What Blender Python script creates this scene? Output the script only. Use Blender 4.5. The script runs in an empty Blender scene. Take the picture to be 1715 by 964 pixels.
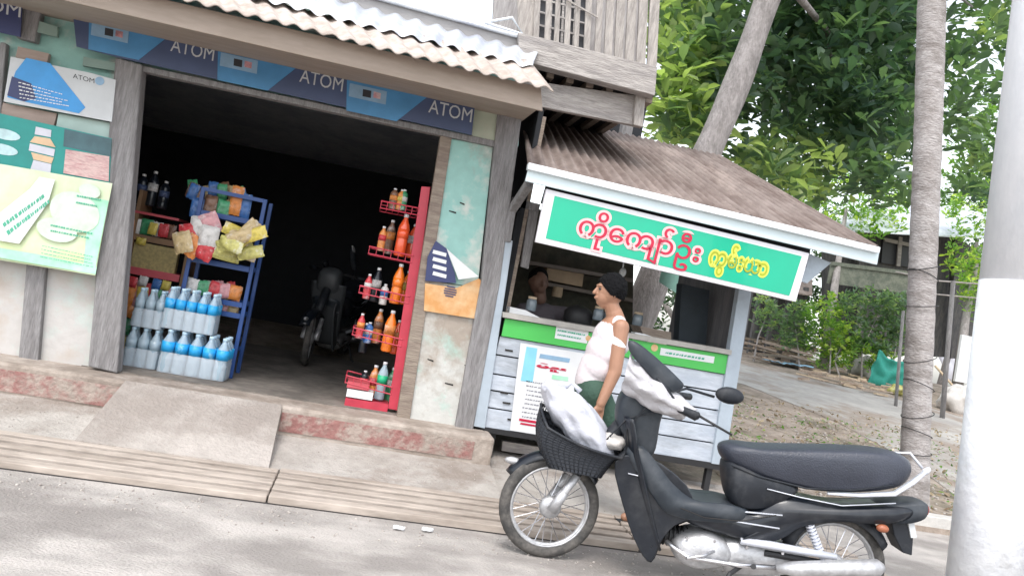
import bpy, math, random
import numpy as np
from mathutils import Vector, Matrix, Quaternion, noise
random.seed(7)
rng = np.random.default_rng(7)
SC = bpy.context.scene
COL = SC.collection
rad = math.radians

# ------------------------------------------------------------------ camera
W, H, FPX = 1715.0, 964.0, 1240.0
YAW, PITCH, ROLL = rad(10.7), rad(1.24), rad(10.81)
CAM = Vector((0, -5.8, 1.35))
fw = Vector((math.sin(YAW)*math.cos(PITCH), math.cos(YAW)*math.cos(PITCH), math.sin(PITCH)))
r0 = Vector((math.cos(YAW), -math.sin(YAW), 0)); u0 = r0.cross(fw)
rt = r0*math.cos(ROLL) + u0*math.sin(ROLL); up = -r0*math.sin(ROLL) + u0*math.cos(ROLL)
cd = bpy.data.cameras.new("camera"); cam = bpy.data.objects.new("camera", cd); COL.objects.link(cam)
m = Matrix((rt, up, -fw)).transposed().to_4x4(); m.translation = CAM
cam.matrix_world = m
cd.sensor_width = 36; cd.lens = 36*FPX/W; cd.clip_end = 800; cd.clip_start = .05
SC.camera = cam

# ------------------------------------------------------------------ light
SUN_EL, SUN_AZ = rad(58), rad(205)          # azimuth measured clockwise from +Y
wd = bpy.data.worlds.new("World"); SC.world = wd; wd.use_nodes = True
nt = wd.node_tree; bg = nt.nodes['Background']
sky = nt.nodes.new('ShaderNodeTexSky'); sky.sky_type = 'NISHITA'; sky.sun_disc = False
sky.sun_elevation = SUN_EL; sky.sun_rotation = SUN_AZ; sky.dust_density = 2; sky.air_density = 1.2
hs = nt.nodes.new('ShaderNodeHueSaturation'); hs.inputs['Saturation'].default_value = .3; hs.inputs['Value'].default_value = 1.9
nt.links.new(sky.outputs[0], hs.inputs['Color']); nt.links.new(hs.outputs[0], bg.inputs[0])
bg.inputs[1].default_value = .15
sd = bpy.data.lights.new("sun", 'SUN'); sun = bpy.data.objects.new("sun", sd); COL.objects.link(sun)
sd.energy = 1.2; sd.angle = rad(18); sd.color = (1, .95, .9)
sdir = Vector((math.sin(SUN_AZ)*math.cos(SUN_EL), math.cos(SUN_AZ)*math.cos(SUN_EL), math.sin(SUN_EL)))
sun.rotation_euler = sdir.to_track_quat('Z', 'Y').to_euler()
SC.view_settings.view_transform = 'Standard'; SC.view_settings.look = 'None'
SC.view_settings.exposure = 0.45; SC.view_settings.gamma = 1; SC.view_settings.use_curve_mapping = False

# ------------------------------------------------------------------ helpers
def ray(px, py):
    return fw + rt*((px-W/2)/FPX) - up*((py-H/2)/FPX)
def P(px, py, Y=0.0):                       # photograph direction -> point on the upright plane at depth Y
    d = ray(px, py); return CAM + d*((Y-CAM.y)/d.y)
def PZ(px, py, Z=0.0):
    d = ray(px, py); return CAM + d*((Z-CAM.z)/d.z)
def gh(x, y):                               # terrain height (yard climbs away from the street)
    return .13 + .08*(min(max(y, .6), 16.6)-.6) if y > .2 else -.03
def PG(px, py):
    d = ray(px, py); t = 6.5/d.y
    while t < 60:
        p = CAM + d*t
        if p.z <= gh(p.x, p.y): return p
        t += .02
    return CAM + d*t

ROOTM = {}
def tag(o, label=None, cat=None, group=None, kind=None):
    if label: o['label'] = label
    if cat: o['category'] = cat
    if group: o['group'] = group
    if kind: o['kind'] = kind
    return o
def empty(name, loc, label, cat, group=None, rz=0.0):
    o = bpy.data.objects.new(name, None); COL.objects.link(o); o.empty_display_size = .1
    o.location = loc; o.rotation_euler = (0, 0, rz)
    ROOTM[o.name] = Matrix.Translation(Vector(loc)) @ Matrix.Rotation(rz, 4, 'Z')
    return tag(o, label, cat, group)
def rootm(o):
    while o.parent: o = o.parent
    return ROOTM[o.name]

class MB:
    def __init__(s): s.v = []; s.f = []; s.m = []; s.cur = 0
    def add(s, vs, fs):
        b = len(s.v); s.v += [tuple(v) for v in vs]; s.f += [[i+b for i in f] for f in fs]; s.m += [s.cur]*len(fs); return s
    def mi(s, k): s.cur = k; return s
    def slab(s, pts, off):                  # polygon extruded by vector off
        n = len(pts); off = Vector(off); a = [Vector(p) for p in pts]; b = [p+off for p in a]
        s.add(a+b, [list(range(n))[::-1], [i+n for i in range(n)]] + [[i, (i+1) % n, (i+1) % n+n, i+n] for i in range(n)]); return s
    def board(s, px, Y, th=.03):            # photo quad at depth Y, thickness th away from the street
        return s.slab([P(x, y, Y) for x, y in px], (0, th, 0))
    def box(s, c, sz, rz=0, M=None):
        c = Vector(c); h = Vector(sz)/2
        R = M if M else Matrix.Rotation(rz, 3, 'Z')
        vs = [c + R @ Vector((x*h.x, y*h.y, z*h.z)) for x in (-1, 1) for y in (-1, 1) for z in (-1, 1)]
        return s.add(vs, [[0,1,3,2],[4,6,7,5],[0,4,5,1],[2,3,7,6],[0,2,6,4],[1,5,7,3]])
    def bx(s, x0, x1, y0, y1, z0, z1): return s.box(((x0+x1)/2, (y0+y1)/2, (z0+z1)/2), (x1-x0, y1-y0, z1-z0))
    def bar(s, a, b, w, h, upv=(0, 0, 1)):  # rectangular bar between two points
        a, b = Vector(a), Vector(b); d = (b-a); L = d.length; d.normalize()
        u = Vector(upv); x = d.cross(u)
        if x.length < 1e-4: x = d.cross(Vector((0, 1, 0)))
        x.normalize(); u = x.cross(d)
        vs = [p + x*i*w/2 + u*j*h/2 for p in (a, b) for i in (-1, 1) for j in (-1, 1)]
        return s.add(vs, [[0,1,3,2],[4,6,7,5],[0,4,5,1],[2,3,7,6],[0,2,6,4],[1,5,7,3]])
    def tube(s, pts, r, n=8, close=False, flat=1.0, fax=None):
        pts = [Vector(p) for p in pts]; k = len(pts)
        rs = r if isinstance(r, (list, tuple)) else [r]*k
        b = len(s.v); px = None
        for i, p in enumerate(pts):
            if close: d = pts[(i+1) % k]-pts[i-1]
            else: d = pts[min(i+1, k-1)]-pts[max(i-1, 0)]
            d.normalize()
            if px is None:
                ref = fax and Vector(fax) or (Vector((0, 0, 1)) if abs(d.z) < .9 else Vector((1, 0, 0)))
                x = d.cross(ref).normalized()
            else:
                x = (px - d*px.dot(d)).normalized()
            px = x; y = d.cross(x)
            for j in range(n):
                a = 2*math.pi*j/n
                s.v.append(tuple(p + x*math.cos(a)*rs[i] + y*math.sin(a)*rs[i]*flat))
        nf = []
        for i in range(k if close else k-1):
            for j in range(n):
                nf.append([b+i*n+j, b+i*n+(j+1) % n, b+((i+1) % k)*n+(j+1) % n, b+((i+1) % k)*n+j])
        if not close:
            nf.append([b+j for j in range(n)][::-1]); nf.append([b+(k-1)*n+j for j in range(n)])
        s.f += nf; s.m += [s.cur]*len(nf); return s
    def lathe(s, o, prof, n=16, axis=(0, 0, 1)):  # prof: (r, h)
        o = Vector(o); q = Vector((0, 0, 1)).rotation_difference(Vector(axis).normalized())
        b = len(s.v); nf = []
        for r, h in prof:
            for j in range(n):
                a = 2*math.pi*j/n
                s.v.append(tuple(o + q @ Vector((r*math.cos(a), r*math.sin(a), h))))
        for i in range(len(prof)-1):
            for j in range(n): nf.append([b+i*n+j, b+i*n+(j+1) % n, b+(i+1)*n+(j+1) % n, b+(i+1)*n+j])
        nf.append([b+j for j in range(n)][::-1]); nf.append([b+(len(prof)-1)*n+j for j in range(n)])
        s.f += nf; s.m += [s.cur]*len(nf); return s
    def ell(s, c, r, n=14, M=None, wob=0, sd=0):
        c = Vector(c); k = n//2+1; vs = []; fs = []
        R = M or Matrix.Identity(3)
        for i in range(k+1):
            t = math.pi*i/k
            for j in range(n):
                a = 2*math.pi*j/n
                d = Vector((math.sin(t)*math.cos(a), math.sin(t)*math.sin(a), math.cos(t)))
                w = 1 + (wob*noise.noise(d*1.7+Vector((sd, sd*2.3, 0))) if wob else 0)
                vs.append(c + R @ Vector((d.x*r[0]*w, d.y*r[1]*w, d.z*r[2]*w)))
        for i in range(k):
            for j in range(n): fs.append([i*n+j, (i+1)*n+j, (i+1)*n+(j+1) % n, i*n+(j+1) % n])
        return s.add(vs, fs)
    def cap(s, a, b, r1, r2, n=12):         # tapered capsule
        a, b = Vector(a), Vector(b); L = (b-a).length
        pr = [(r1*math.cos(t), -r1*math.sin(t)) for t in (1.5, 1.1, .7, .35)] + [(r1, 0), (r2, L)] + [(r2*math.cos(t), L+r2*math.sin(t)) for t in (.35, .7, 1.1, 1.5)]
        return s.lathe(a, pr, n, (b-a))
    def grid(s, fn, nu, nv):                # fn(u,v)->point
        vs = [fn(i/nu, j/nv) for j in range(nv+1) for i in range(nu+1)]
        return s.add(vs, [[j*(nu+1)+i, j*(nu+1)+i+1, (j+1)*(nu+1)+i+1, (j+1)*(nu+1)+i] for j in range(nv) for i in range(nu)])
    def SPLIT(s, name, mat, parent=None, **k): return split(s, name, mat, parent, **k)
    def build(s, name, mat, parent=None, smooth=False, bevel=0, thick=0):
        me = bpy.data.meshes.new(name)
        vs = [Vector(v) for v in s.v]
        if parent is not None:
            inv = rootm(parent).inverted(); vs = [inv @ v for v in vs]; loc = None
        else:
            lo = [min(v[i] for v in vs) for i in range(3)]; hi = [max(v[i] for v in vs) for i in range(3)]
            loc = Vector(((lo[0]+hi[0])/2, (lo[1]+hi[1])/2, lo[2])); vs = [v-loc for v in vs]
        me.from_pydata([tuple(v) for v in vs], [], s.f)
        mats = mat if isinstance(mat, (list, tuple)) else [mat]
        for mm in mats: me.materials.append(mm)
        if len(mats) > 1: me.polygons.foreach_set('material_index', s.m)
        if smooth: me.polygons.foreach_set('use_smooth', [True]*len(s.f))
        me.validate(); me.update()
        o = bpy.data.objects.new(name, me); COL.objects.link(o)
        if parent is not None: o.parent = parent
        else: o.location = loc; ROOTM[o.name] = Matrix.Translation(loc)
        if thick: q = o.modifiers.new('s', 'SOLIDIFY'); q.thickness = thick; q.offset = 0
        if bevel:
            q = o.modifiers.new('b', 'BEVEL'); q.width = bevel; q.segments = 2; q.limit_method = 'ANGLE'; q.angle_limit = rad(40)
        if smooth and bevel: pass
        return o

def split(mb, name, mat, parent=None, **k):   # one object per loose piece
    par = list(range(len(mb.v)))
    def fd(i):
        while par[i] != i: par[i] = par[par[i]]; i = par[i]
        return i
    for f in mb.f:
        for j in f[1:]: par[fd(j)] = fd(f[0])
    gs = {}
    for f in mb.f: gs.setdefault(fd(f[0]), []).append(f)
    out = []
    for fs in gs.values():
        ids = sorted({i for f in fs for i in f}); mp = {i: n for n, i in enumerate(ids)}
        q = MB(); q.add([mb.v[i] for i in ids], [[mp[i] for i in f] for f in fs]); out.append(q.build(name, mat, parent, **k))
    return out
def lerp(a, b, t): return a+(b-a)*t

# ------------------------------------------------------------------ materials
def NM(name):
    mt = bpy.data.materials.new(name); mt.use_nodes = True
    return mt, mt.node_tree, mt.node_tree.nodes['Principled BSDF']
def mat(name, c, rough=.7, var=.15, scale=6, c2=None, cov=.5, sharp=.12, bump=.0, metal=0, stretch=(1, 1, 1), alpha=None, trans=0, coat=0, emit=0, bscale=None, c3=None, cov3=.4, spec=None):
    mt, t, b = NM(name); L = t.links; N = t.nodes
    tc = N.new('ShaderNodeTexCoord'); mp = N.new('ShaderNodeMapping'); mp.inputs['Scale'].default_value = stretch
    L.new(tc.outputs['Object'], mp.inputs[0])
    n1 = N.new('ShaderNodeTexNoise'); n1.inputs['Scale'].default_value = scale; n1.inputs['Detail'].default_value = 8; n1.inputs['Roughness'].default_value = .62
    L.new(mp.outputs[0], n1.inputs['Vector'])
    rp = N.new('ShaderNodeValToRGB'); e = rp.color_ramp.elements
    if c2 is None:
        e[0].position = .3; e[1].position = .7
        e[0].color = (*[x*(1-var) for x in c], 1); e[1].color = (*[min(1, x*(1+var)) for x in c], 1)
    else:
        e[0].position = max(0, cov-sharp); e[1].position = min(1, cov+sharp); e[0].color = (*c, 1); e[1].color = (*c2, 1)
    L.new(n1.outputs[0], rp.inputs[0]); out = rp.outputs[0]
    if c3 is not None:
        n3 = N.new('ShaderNodeTexNoise'); n3.inputs['Scale'].default_value = scale*.37; n3.inputs['Detail'].default_value = 10; n3.inputs['Roughness'].default_value = .7
        L.new(mp.outputs[0], n3.inputs['Vector'])
        r3 = N.new('ShaderNodeValToRGB'); r3.color_ramp.elements[0].position = cov3; r3.color_ramp.elements[1].position = cov3+.12
        L.new(n3.outputs[0], r3.inputs[0]); mx = N.new('ShaderNodeMixRGB'); L.new(r3.outputs[0], mx.inputs[0]); mx.inputs[1].default_value = (*c3, 1); L.new(out, mx.inputs[2]); out = mx.outputs[0]
    if var and c2 is not None:
        n2 = N.new('ShaderNodeTexNoise'); n2.inputs['Scale'].default_value = scale*4; n2.inputs['Detail'].default_value = 6
        L.new(mp.outputs[0], n2.inputs['Vector'])
        mr = N.new('ShaderNodeMapRange'); mr.inputs[3].default_value = 1-var; mr.inputs[4].default_value = 1+var; L.new(n2.outputs[0], mr.inputs[0])
        mx = N.new('ShaderNodeVectorMath'); mx.operation = 'SCALE'; L.new(out, mx.inputs[0]); L.new(mr.outputs[0], mx.inputs['Scale']); out = mx.outputs[0]
    L.new(out, b.inputs['Base Color'])
    rr = N.new('ShaderNodeMapRange'); rr.inputs[3].default_value = max(.02, rough-.1); rr.inputs[4].default_value = min(1, rough+.1); L.new(n1.outputs[0], rr.inputs[0]); L.new(rr.outputs[0], b.inputs['Roughness'])
    b.inputs['Metallic'].default_value = metal
    if spec is not None: b.inputs['Specular IOR Level'].default_value = spec
    if coat: b.inputs['Coat Weight'].default_value = coat
    if trans: b.inputs['Transmission Weight'].default_value = trans
    if alpha is not None: b.inputs['Alpha'].default_value = alpha
    if bump:
        bp = N.new('ShaderNodeBump'); bp.inputs['Strength'].default_value = bump; bp.inputs['Distance'].default_value = .02
        nb = N.new('ShaderNodeTexNoise'); nb.inputs['Scale'].default_value = bscale or scale*5; nb.inputs['Detail'].default_value = 8
        L.new(mp.outputs[0], nb.inputs['Vector']); L.new(nb.outputs[0], bp.inputs['Height']); L.new(bp.outputs[0], b.inputs['Normal'])
    return mt
def leafmat(name, dark, light, young, tr=.45):
    mt, t, b = NM(name); L = t.links; N = t.nodes
    at = N.new('ShaderNodeAttribute'); at.attribute_name = 'leaf_tone'
    rp = N.new('ShaderNodeValToRGB'); e = rp.color_ramp.elements
    e[0].position = 0; e[0].color = (*dark, 1); e[1].position = .72; e[1].color = (*light, 1)
    x = e.new(.93); x.color = (*young, 1)
    L.new(at.outputs['Fac'], rp.inputs[0]); L.new(rp.outputs[0], b.inputs['Base Color']); b.inputs['Roughness'].default_value = .42
    tl = N.new('ShaderNodeBsdfTranslucent'); sc = N.new('ShaderNodeMixRGB'); sc.blend_type = 'MULTIPLY'; sc.inputs[0].default_value = 1; sc.inputs[2].default_value = (1.5, 1.7, .7, 1)
    L.new(rp.outputs[0], sc.inputs[1]); L.new(sc.outputs[0], tl.inputs[0])
    mx = N.new('ShaderNodeMixShader'); mx.inputs[0].default_value = tr
    L.new(b.outputs[0], mx.inputs[1]); L.new(tl.outputs[0], mx.inputs[2]); L.new(mx.outputs[0], N['Material Output'].inputs[0])
    return mt

M = {}
M['road'] = mat('road surface', (.3, .275, .255), .9, .2, .9, c2=(.48, .445, .415), cov=.5, sharp=.08, bump=.8, stretch=(.8, 1.3, 1), bscale=70, c3=(.24, .215, .2), cov3=.38)
M['apron'] = mat('apron concrete', (.35, .32, .29), .88, .14, 2.6, c2=(.45, .42, .39), cov=.5, sharp=.15, bump=.6, bscale=45, c3=(.27, .23, .2), cov3=.4)
M['drain'] = mat('drain cover concrete', (.31, .26, .22), .88, .25, 5, c2=(.44, .38, .33), bump=.4, stretch=(.3, 1, 1))
M['joint'] = mat('dark joint', (.03, .027, .025), .9)
M['ramp'] = mat('ramp concrete', (.34, .31, .28), .85, .12, 2.5, c2=(.42, .38, .35), cov=.5, sharp=.2, bump=.6, bscale=40, c3=(.28, .245, .22), cov3=.42)
M['plinth'] = mat('plinth concrete', (.3, .25, .21), .88, .2, 4, c2=(.42, .365, .32), bump=.8, c3=(.22, .18, .15), cov3=.4)
M['redband'] = mat('faded red paint', (.29, .14, .125), .8, .2, 7, c2=(.36, .29, .25), cov=.52, sharp=.06, bump=.7, c3=(.33, .28, .24), cov3=.42)
M['dirt'] = mat('yard dirt', (.24, .19, .15), .95, .25, 2.5, c2=(.36, .3, .25), bump=.8, bscale=25, c3=(.15, .13, .09), cov3=.38)
M['lane'] = mat('lane concrete', (.33, .31, .29), .9, .15, 1.5, c2=(.42, .4, .37), bump=.4, bscale=30, c3=(.27, .22, .18), cov3=.4)
M['kerb'] = mat('kerb concrete', (.5, .48, .45), .85, .15, 5, bump=.4)
M['mint'] = mat('peeling mint paint', (.3, .53, .48), .75, .15, 3.4, c2=(.55, .58, .53), cov=.56, sharp=.06, bump=.3, c3=(.36, .33, .29), cov3=.3)
M['mintlo'] = mat('worn whitewash', (.55, .55, .52), .8, .15, 3.8, c2=(.38, .53, .47), cov=.58, sharp=.06, bump=.4, c3=(.36, .31, .26), cov3=.42)
M['wall'] = mat('whitewashed plaster', (.5, .48, .46), .8, .1, 3, c2=(.42, .36, .31), cov=.6, sharp=.1, bump=.35, c3=(.46, .56, .52), cov3=.36)
M['post'] = mat('grey timber', (.2, .19, .19), .85, .25, 9, c2=(.29, .28, .28), bump=.7, stretch=(3, 3, .35))
M['board'] = mat('brown board', (.22, .17, .14), .8, .25, 7, c2=(.3, .25, .2), bump=.5, stretch=(.4, 3, 3))
M['timber'] = mat('weathered timber', (.29, .265, .25), .85, .25, 8, c2=(.43, .4, .375), bump=.6, stretch=(.4, 3, 3), c3=(.27, .25, .24), cov3=.38)
M['timberv'] = mat('weathered upright timber', (.29, .265, .245), .85, .25, 8, c2=(.43, .395, .365), bump=.6, stretch=(3, 3, .4))
M['fascia'] = mat('tan fascia board', (.3, .245, .2), .8, .1, 4, c2=(.34, .28, .235), bump=.2, stretch=(.4, 2, 2))
M['asb'] = mat('beige fibre cement sheet', (.37, .31, .265), .85, .2, 5, c2=(.5, .44, .4), bump=.3, c3=(.4, .33, .29), cov3=.36)
M['zinc'] = mat('bright zinc sheet', (.62, .66, .7), .4, .1, 4, c2=(.72, .74, .77), metal=.35, bump=.1, c3=(.5, .53, .6), cov3=.42)
M['ridge'] = mat('grey ridge board', (.34, .33, .33), .8, .12, 5, bump=.3, stretch=(.3, 2, 2))
M['rust'] = mat('rusty corrugated sheet', (.15, .11, .095), .8, .25, 3.2, c2=(.25, .205, .185), cov=.5, sharp=.15, bump=.4, c3=(.33, .27, .24), cov3=.36, stretch=(1.8, .5, 1))
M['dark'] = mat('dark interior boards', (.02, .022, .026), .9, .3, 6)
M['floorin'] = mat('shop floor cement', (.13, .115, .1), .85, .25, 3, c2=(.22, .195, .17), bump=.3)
M['navy'] = mat('navy banner vinyl', (.035, .045, .13), .5, .15, 4)
M['navyl'] = mat('slate banner vinyl', (.06, .085, .17), .5, .1, 4)
M['sky'] = mat('sky blue print', (.07, .25, .48), .5, .15, 4)
M['skyb'] = mat('bright blue print', (.05, .3, .66), .5, .2, 3)
M['pblue'] = mat('pale blue print', (.25, .4, .55), .5, .15, 9)
M['white'] = mat('white print', (.72, .73, .74), .5, .05, 5)
M['offw'] = mat('off white print', (.55, .57, .58), .55, .08, 5)
M['black'] = mat('black print', (.03, .03, .035), .5, .1)
M['teal'] = mat('teal print', (.02, .28, .25), .5, .2, 3)
M['tealg'] = mat('dull teal print', (.06, .13, .15), .5, .3, 5)
M['meat'] = mat('pink food print', (.5, .27, .27), .6, .4, 22, c2=(.62, .45, .42), stretch=(.5, 1, 3), cov=.45)
M['lime'] = mat('lime and cream print', (.6, .68, .3), .5, .08, 1.3, c2=(.66, .76, .62), cov=.47, sharp=.16)
M['limeg'] = mat('pale green print', (.32, .7, .45), .5, .1, 3, c2=(.5, .78, .62))
M['cloudp'] = mat('soft white print', (.5, .66, .47), .5, .1, 5, c2=(.63, .73, .62), cov=.45, sharp=.2)
M['gtext'] = mat('green lettering', (.08, .4, .26), .5)
M['orange'] = mat('orange print', (.62, .3, .1), .55, .12, 5, c2=(.66, .45, .25))
M['stallw'] = mat('pale blue white boards', (.44, .49, .56), .6, .1, 6, c2=(.56, .6, .66), bump=.2, stretch=(.5, 2, 2), c3=(.36, .39, .43), cov3=.38)
M['stallp'] = mat('blue grey painted post', (.4, .46, .52), .6, .1, 5, bump=.2)
M['stallfa'] = mat('white painted fascia', (.66, .76, .79), .45, .04, 3)
M['stallcap'] = mat('white fascia cap', (.8, .84, .86), .4, .03, 3)
M['signg'] = mat('emerald sign face', (.0, .42, .25), .35, .05, 2, coat=.3)
M['signw'] = mat('white sign frame', (.78, .76, .8), .4, .04)
M['pinkl'] = mat('pink letter outline', (.82, .5, .5), .5, .04)
M['redl'] = mat('crimson letter', (.5, .01, .05), .45, .05)
M['yel'] = mat('yellow letter outline', (.66, .72, .1), .5, .05)
M['yeld'] = mat('olive letter', (.36, .4, .02), .5)
M['gstrip'] = mat('grass green vinyl', (.08, .5, .1), .45, .06, 4)
M['metaldark'] = mat('dark steel', (.02, .02, .022), .6, .2)
M['blackp'] = mat('black gloss fairing', (.009, .012, .018), .3, .3, 6, coat=.2, c2=(.03, .032, .036), cov=.6, spec=.4)
M['blackm'] = mat('matt black plastic', (.018, .021, .027), .55, .3, 9, c2=(.05, .05, .053), cov=.62, spec=.35)
M['greyp'] = mat('grey plastic leg shield', (.026, .033, .042), .45, .2, 5, c2=(.06, .066, .074), cov=.6, spec=.4)
M['seat'] = mat('grey black vinyl seat', (.035, .04, .056), .38, .15, 6, bump=.25, bscale=120)
M['tyre'] = mat('dusty tyre rubber', (.05, .048, .046), .85, .3, 12, c2=(.12, .11, .1), cov=.55)
M['chrome'] = mat('chrome', (.6, .6, .62), .22, .15, 8, metal=.9)
M['alu'] = mat('dusty aluminium', (.42, .42, .43), .45, .2, 9, metal=.55, c2=(.55, .55, .56), bump=.2)
M['rail'] = mat('silver painted rail', (.66, .68, .74), .35, .06, 6, metal=.3)
M['bag'] = mat('white plastic bag', (.55, .56, .62), .42, .05, 6, bump=.6, bscale=14)
M['cloth'] = mat('white cloth', (.47, .46, .48), .8, .05, 8, bump=.5, bscale=20)
M['tan'] = mat('tan paper', (.55, .43, .3), .8, .15)
M['skin'] = mat('brown skin', (.36, .19, .12), .5, .1, 9)
M['skind'] = mat('dark brown skin', (.16, .09, .065), .6, .1, 9)
M['hair'] = mat('black hair', (.006, .006, .007), .85, .3, 40, bump=1.0, bscale=55, spec=.15)
M['vest'] = mat('white cotton vest', (.66, .6, .62), .85, .04, 10, bump=.3, bscale=30)
M['green'] = mat('dark green cotton', (.04, .085, .06), .85, .15, 10, bump=.3)
M['shirt'] = mat('dusky purple cotton', (.12, .105, .12), .85, .15, 10)
M['palm'] = mat('grey palm bark', (.33, .3, .285), .9, .2, 6, c2=(.46, .43, .42), bump=.8, stretch=(1.1, 1.1, 2.4), c3=(.24, .215, .2), cov3=.38)
M['bark'] = mat('tree bark', (.24, .22, .21), .9, .25, 6, c2=(.36, .33, .32), bump=.9, stretch=(2, 2, .7))
M['polew'] = mat('whitewashed pole', (.74, .76, .8), .7, .04, 4, bump=.4, c2=(.84, .85, .87), c3=(.66, .66, .66), cov3=.34)
M['poleg'] = mat('bare concrete pole', (.74, .76, .8), .7, .05, 5, bump=.15, bscale=60, c2=(.8, .81, .84), c3=(.66, .66, .67), cov3=.3, stretch=(1, 1, .4))
M['redr'] = mat('red steel', (.5, .04, .07), .4, .15, 6)
M['bluer'] = mat('blue steel', (.015, .06, .22), .4, .15, 6)
M['redw'] = mat('red shelf edge', (.5, .08, .1), .5, .15, 6)
M['woodsh'] = mat('brown shelf board', (.22, .13, .07), .6, .2, 6)
M['water'] = mat('clear bottle plastic', (.66, .82, .92), .12, .06, 6, trans=.55)
M['wrap'] = mat('shrink wrap', (.8, .86, .92), .3, .05, 9, trans=.3, alpha=.45, bump=.4, bscale=18)
M['lblue'] = mat('cyan bottle label', (.02, .34, .7), .4, .2, 12, c2=(.2, .5, .75), cov=.6, sharp=.04)
M['lgreen'] = mat('green bottle label', (.02, .42, .2), .4, .1)
M['soda'] = mat('orange soda', (.85, .2, .02), .2, .1, 5, coat=.5)
M['sodar'] = mat('red orange soda', (.8, .1, .03), .2, .1, 5, coat=.5)
M['cap'] = mat('bottle cap', (.5, .68, .8), .4)
M['tarp'] = mat('green tarpaulin', (.03, .3, .24), .6, .15, 5, bump=.5)
M['bluesh'] = mat('pale blue sheet', (.3, .5, .66), .6, .1, 6, bump=.4)
M['sack'] = mat('dusty white sack', (.55, .52, .49), .85, .15, 8, bump=.5)
M['wood'] = mat('old firewood', (.28, .2, .15), .9, .3, 9, c2=(.42, .34, .27), bump=.6)
M['housed'] = mat('dark house boards', (.05, .05, .055), .85, .3, 5, c2=(.1, .095, .09), stretch=(2, 2, .4), bump=.5)
M['fence'] = mat('mossy rail boards', (.11, .125, .1), .9, .2, 5, c2=(.19, .2, .16), bump=.4)
M['glass'] = mat('dull glass', (.2, .24, .27), .1, .1, 4)
M['amber'] = mat('amber lens', (.3, .1, .05), .4)
M['redlens'] = mat('red lens', (.35, .05, .04), .25)
M['leafA'] = leafmat('broad leaves', (.055, .105, .085), (.15, .225, .14), (.35, .43, .2), .52)  # greens greyed and lightened, bright haze put into the colour
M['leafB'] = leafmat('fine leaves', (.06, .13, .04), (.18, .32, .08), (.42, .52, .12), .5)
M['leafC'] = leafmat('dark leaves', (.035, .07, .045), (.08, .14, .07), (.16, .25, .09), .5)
M['litter'] = leafmat('dry fallen leaves', (.2, .14, .09), (.4, .32, .22), (.55, .47, .36), .1)
for nm, c in dict(pk_red=(.55, .05, .06), pk_org=(.7, .25, .06), pk_yel=(.62, .5, .1), pk_grn=(.06, .3, .14), pk_wht=(.62, .6, .58), pk_blu=(.05, .15, .4), pk_tan=(.5, .38, .2), pk_pnk=(.6, .3, .32), pk_brn=(.2, .1, .06), pk_olv=(.5, .47, .15)).items():
    M[nm] = mat(nm.replace('pk_', 'foil packet '), c, .32, .3, 11, c2=tuple(.55*x+.28 for x in c), cov=.56, sharp=.03, bump=.8, bscale=16, c3=tuple(x*.4 for x in c), cov3=.36)

# ------------------------------------------------------------------ setting
def struct(mb, name, mt, **k): return tag(mb.build(name, mt, **k), kind='structure')
ys = [-60, -20, -8, .19, .21, .6, 1.5, 2.5, 4, 6, 8, 10, 13.1, 16.6, 20, 40, 90, 250]; xs = [-150, -60, -20, -6, 0, 6, 12, 20, 40, 90, 200]
g = MB(); nx = len(xs)
g.add([(x, y, gh(x, y)) for y in ys for x in xs], [[j*nx+i, j*nx+i+1, (j+1)*nx+i+1, (j+1)*nx+i] for j in range(len(ys)-1) for i in range(nx-1)])
struct(g, 'ground', M['dirt'])
struct(MB().add([(-60, -12, 0), (60, -12, 0), (60, .2, 0), (-60, .2, 0)], [[0, 1, 2, 3]]), 'road', M['road'])
XE = 3.7                                       # apron end
a = MB(); nn = 40
def ap(u, v):
    x = lerp(-7, 1.13, u); y = lerp(-.93, -.29, v); return (x, y, lerp(.045, .125, v)+.006*noise.noise(Vector((x*2, y*2, 0))))
a.grid(ap, nn, 4)
a.grid(lambda u, v: (lerp(1.13, XE, u), lerp(-.93, .22, v), lerp(.045, .135, v)+.006*noise.noise(Vector((1.13 if u == 0 else lerp(1.13, XE, u)*2, v, 0)))), 20, 5)
a.slab([(-7, -.93, -.01), (XE, -.93, -.01), (XE, -.93, .045), (-7, -.93, .045)], (0, .02, 0)); a.slab([(XE, -.93, -.02), (XE, .22, -.02), (XE, .22, .13), (XE, -.93, .04)], (-.02, 0, 0))
struct(a, 'pavement', M['apron'])
d = MB()
d.mi(1).bx(-7, XE-.01, -1.50, -.94, -.01, .008).mi(0)  # dark strip below the ribs, shade of the gaps put into colour
yy = -.945
for k, (w, h) in enumerate([(.11, .056), (.11, .052), (.12, .048), (.12, .044), (.13, .04)]):
    for x0, x1 in ((-7, -.335), (-.325, 1.9), (1.912, XE)):
        o = .012*(k % 2)+(.02 if x0 > -1 else 0)
        d.bx(x0, x1, yy-w+.038, yy-.004, -.01, h+(.008 if x0 > -1 else 0))
    yy -= w
dco = d.build('drain_cover', [M['drain'], M['joint']], bevel=.006); tag(dco, 'long ribbed concrete drain cover strip along the road edge', 'drain cover')
rx = [P(208, 645, -.3).x, P(470, 690, -.3).x, P(450, 785, -.95).x, P(125, 748, -.95).x]
rp_ = MB().add([(rx[0], -.29, .335), (rx[1], -.29, .335), (rx[2], -.97, .062), (rx[3], -.97, .062), (rx[0], -.29, .1), (rx[1], -.29, .1), (rx[2], -.97, 0), (rx[3], -.97, 0)],
               [[0, 3, 2, 1], [0, 4, 7, 3], [1, 2, 6, 5], [3, 7, 6, 2]])
rp_.build('ramp', M['ramp']); tag(bpy.data.objects['ramp'], kind='structure')
kb = MB()
for k in range(9): kb.bx(XE+.02+k*1.2, XE+1.21+k*1.2, .2, .36, -.02, .15)
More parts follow.
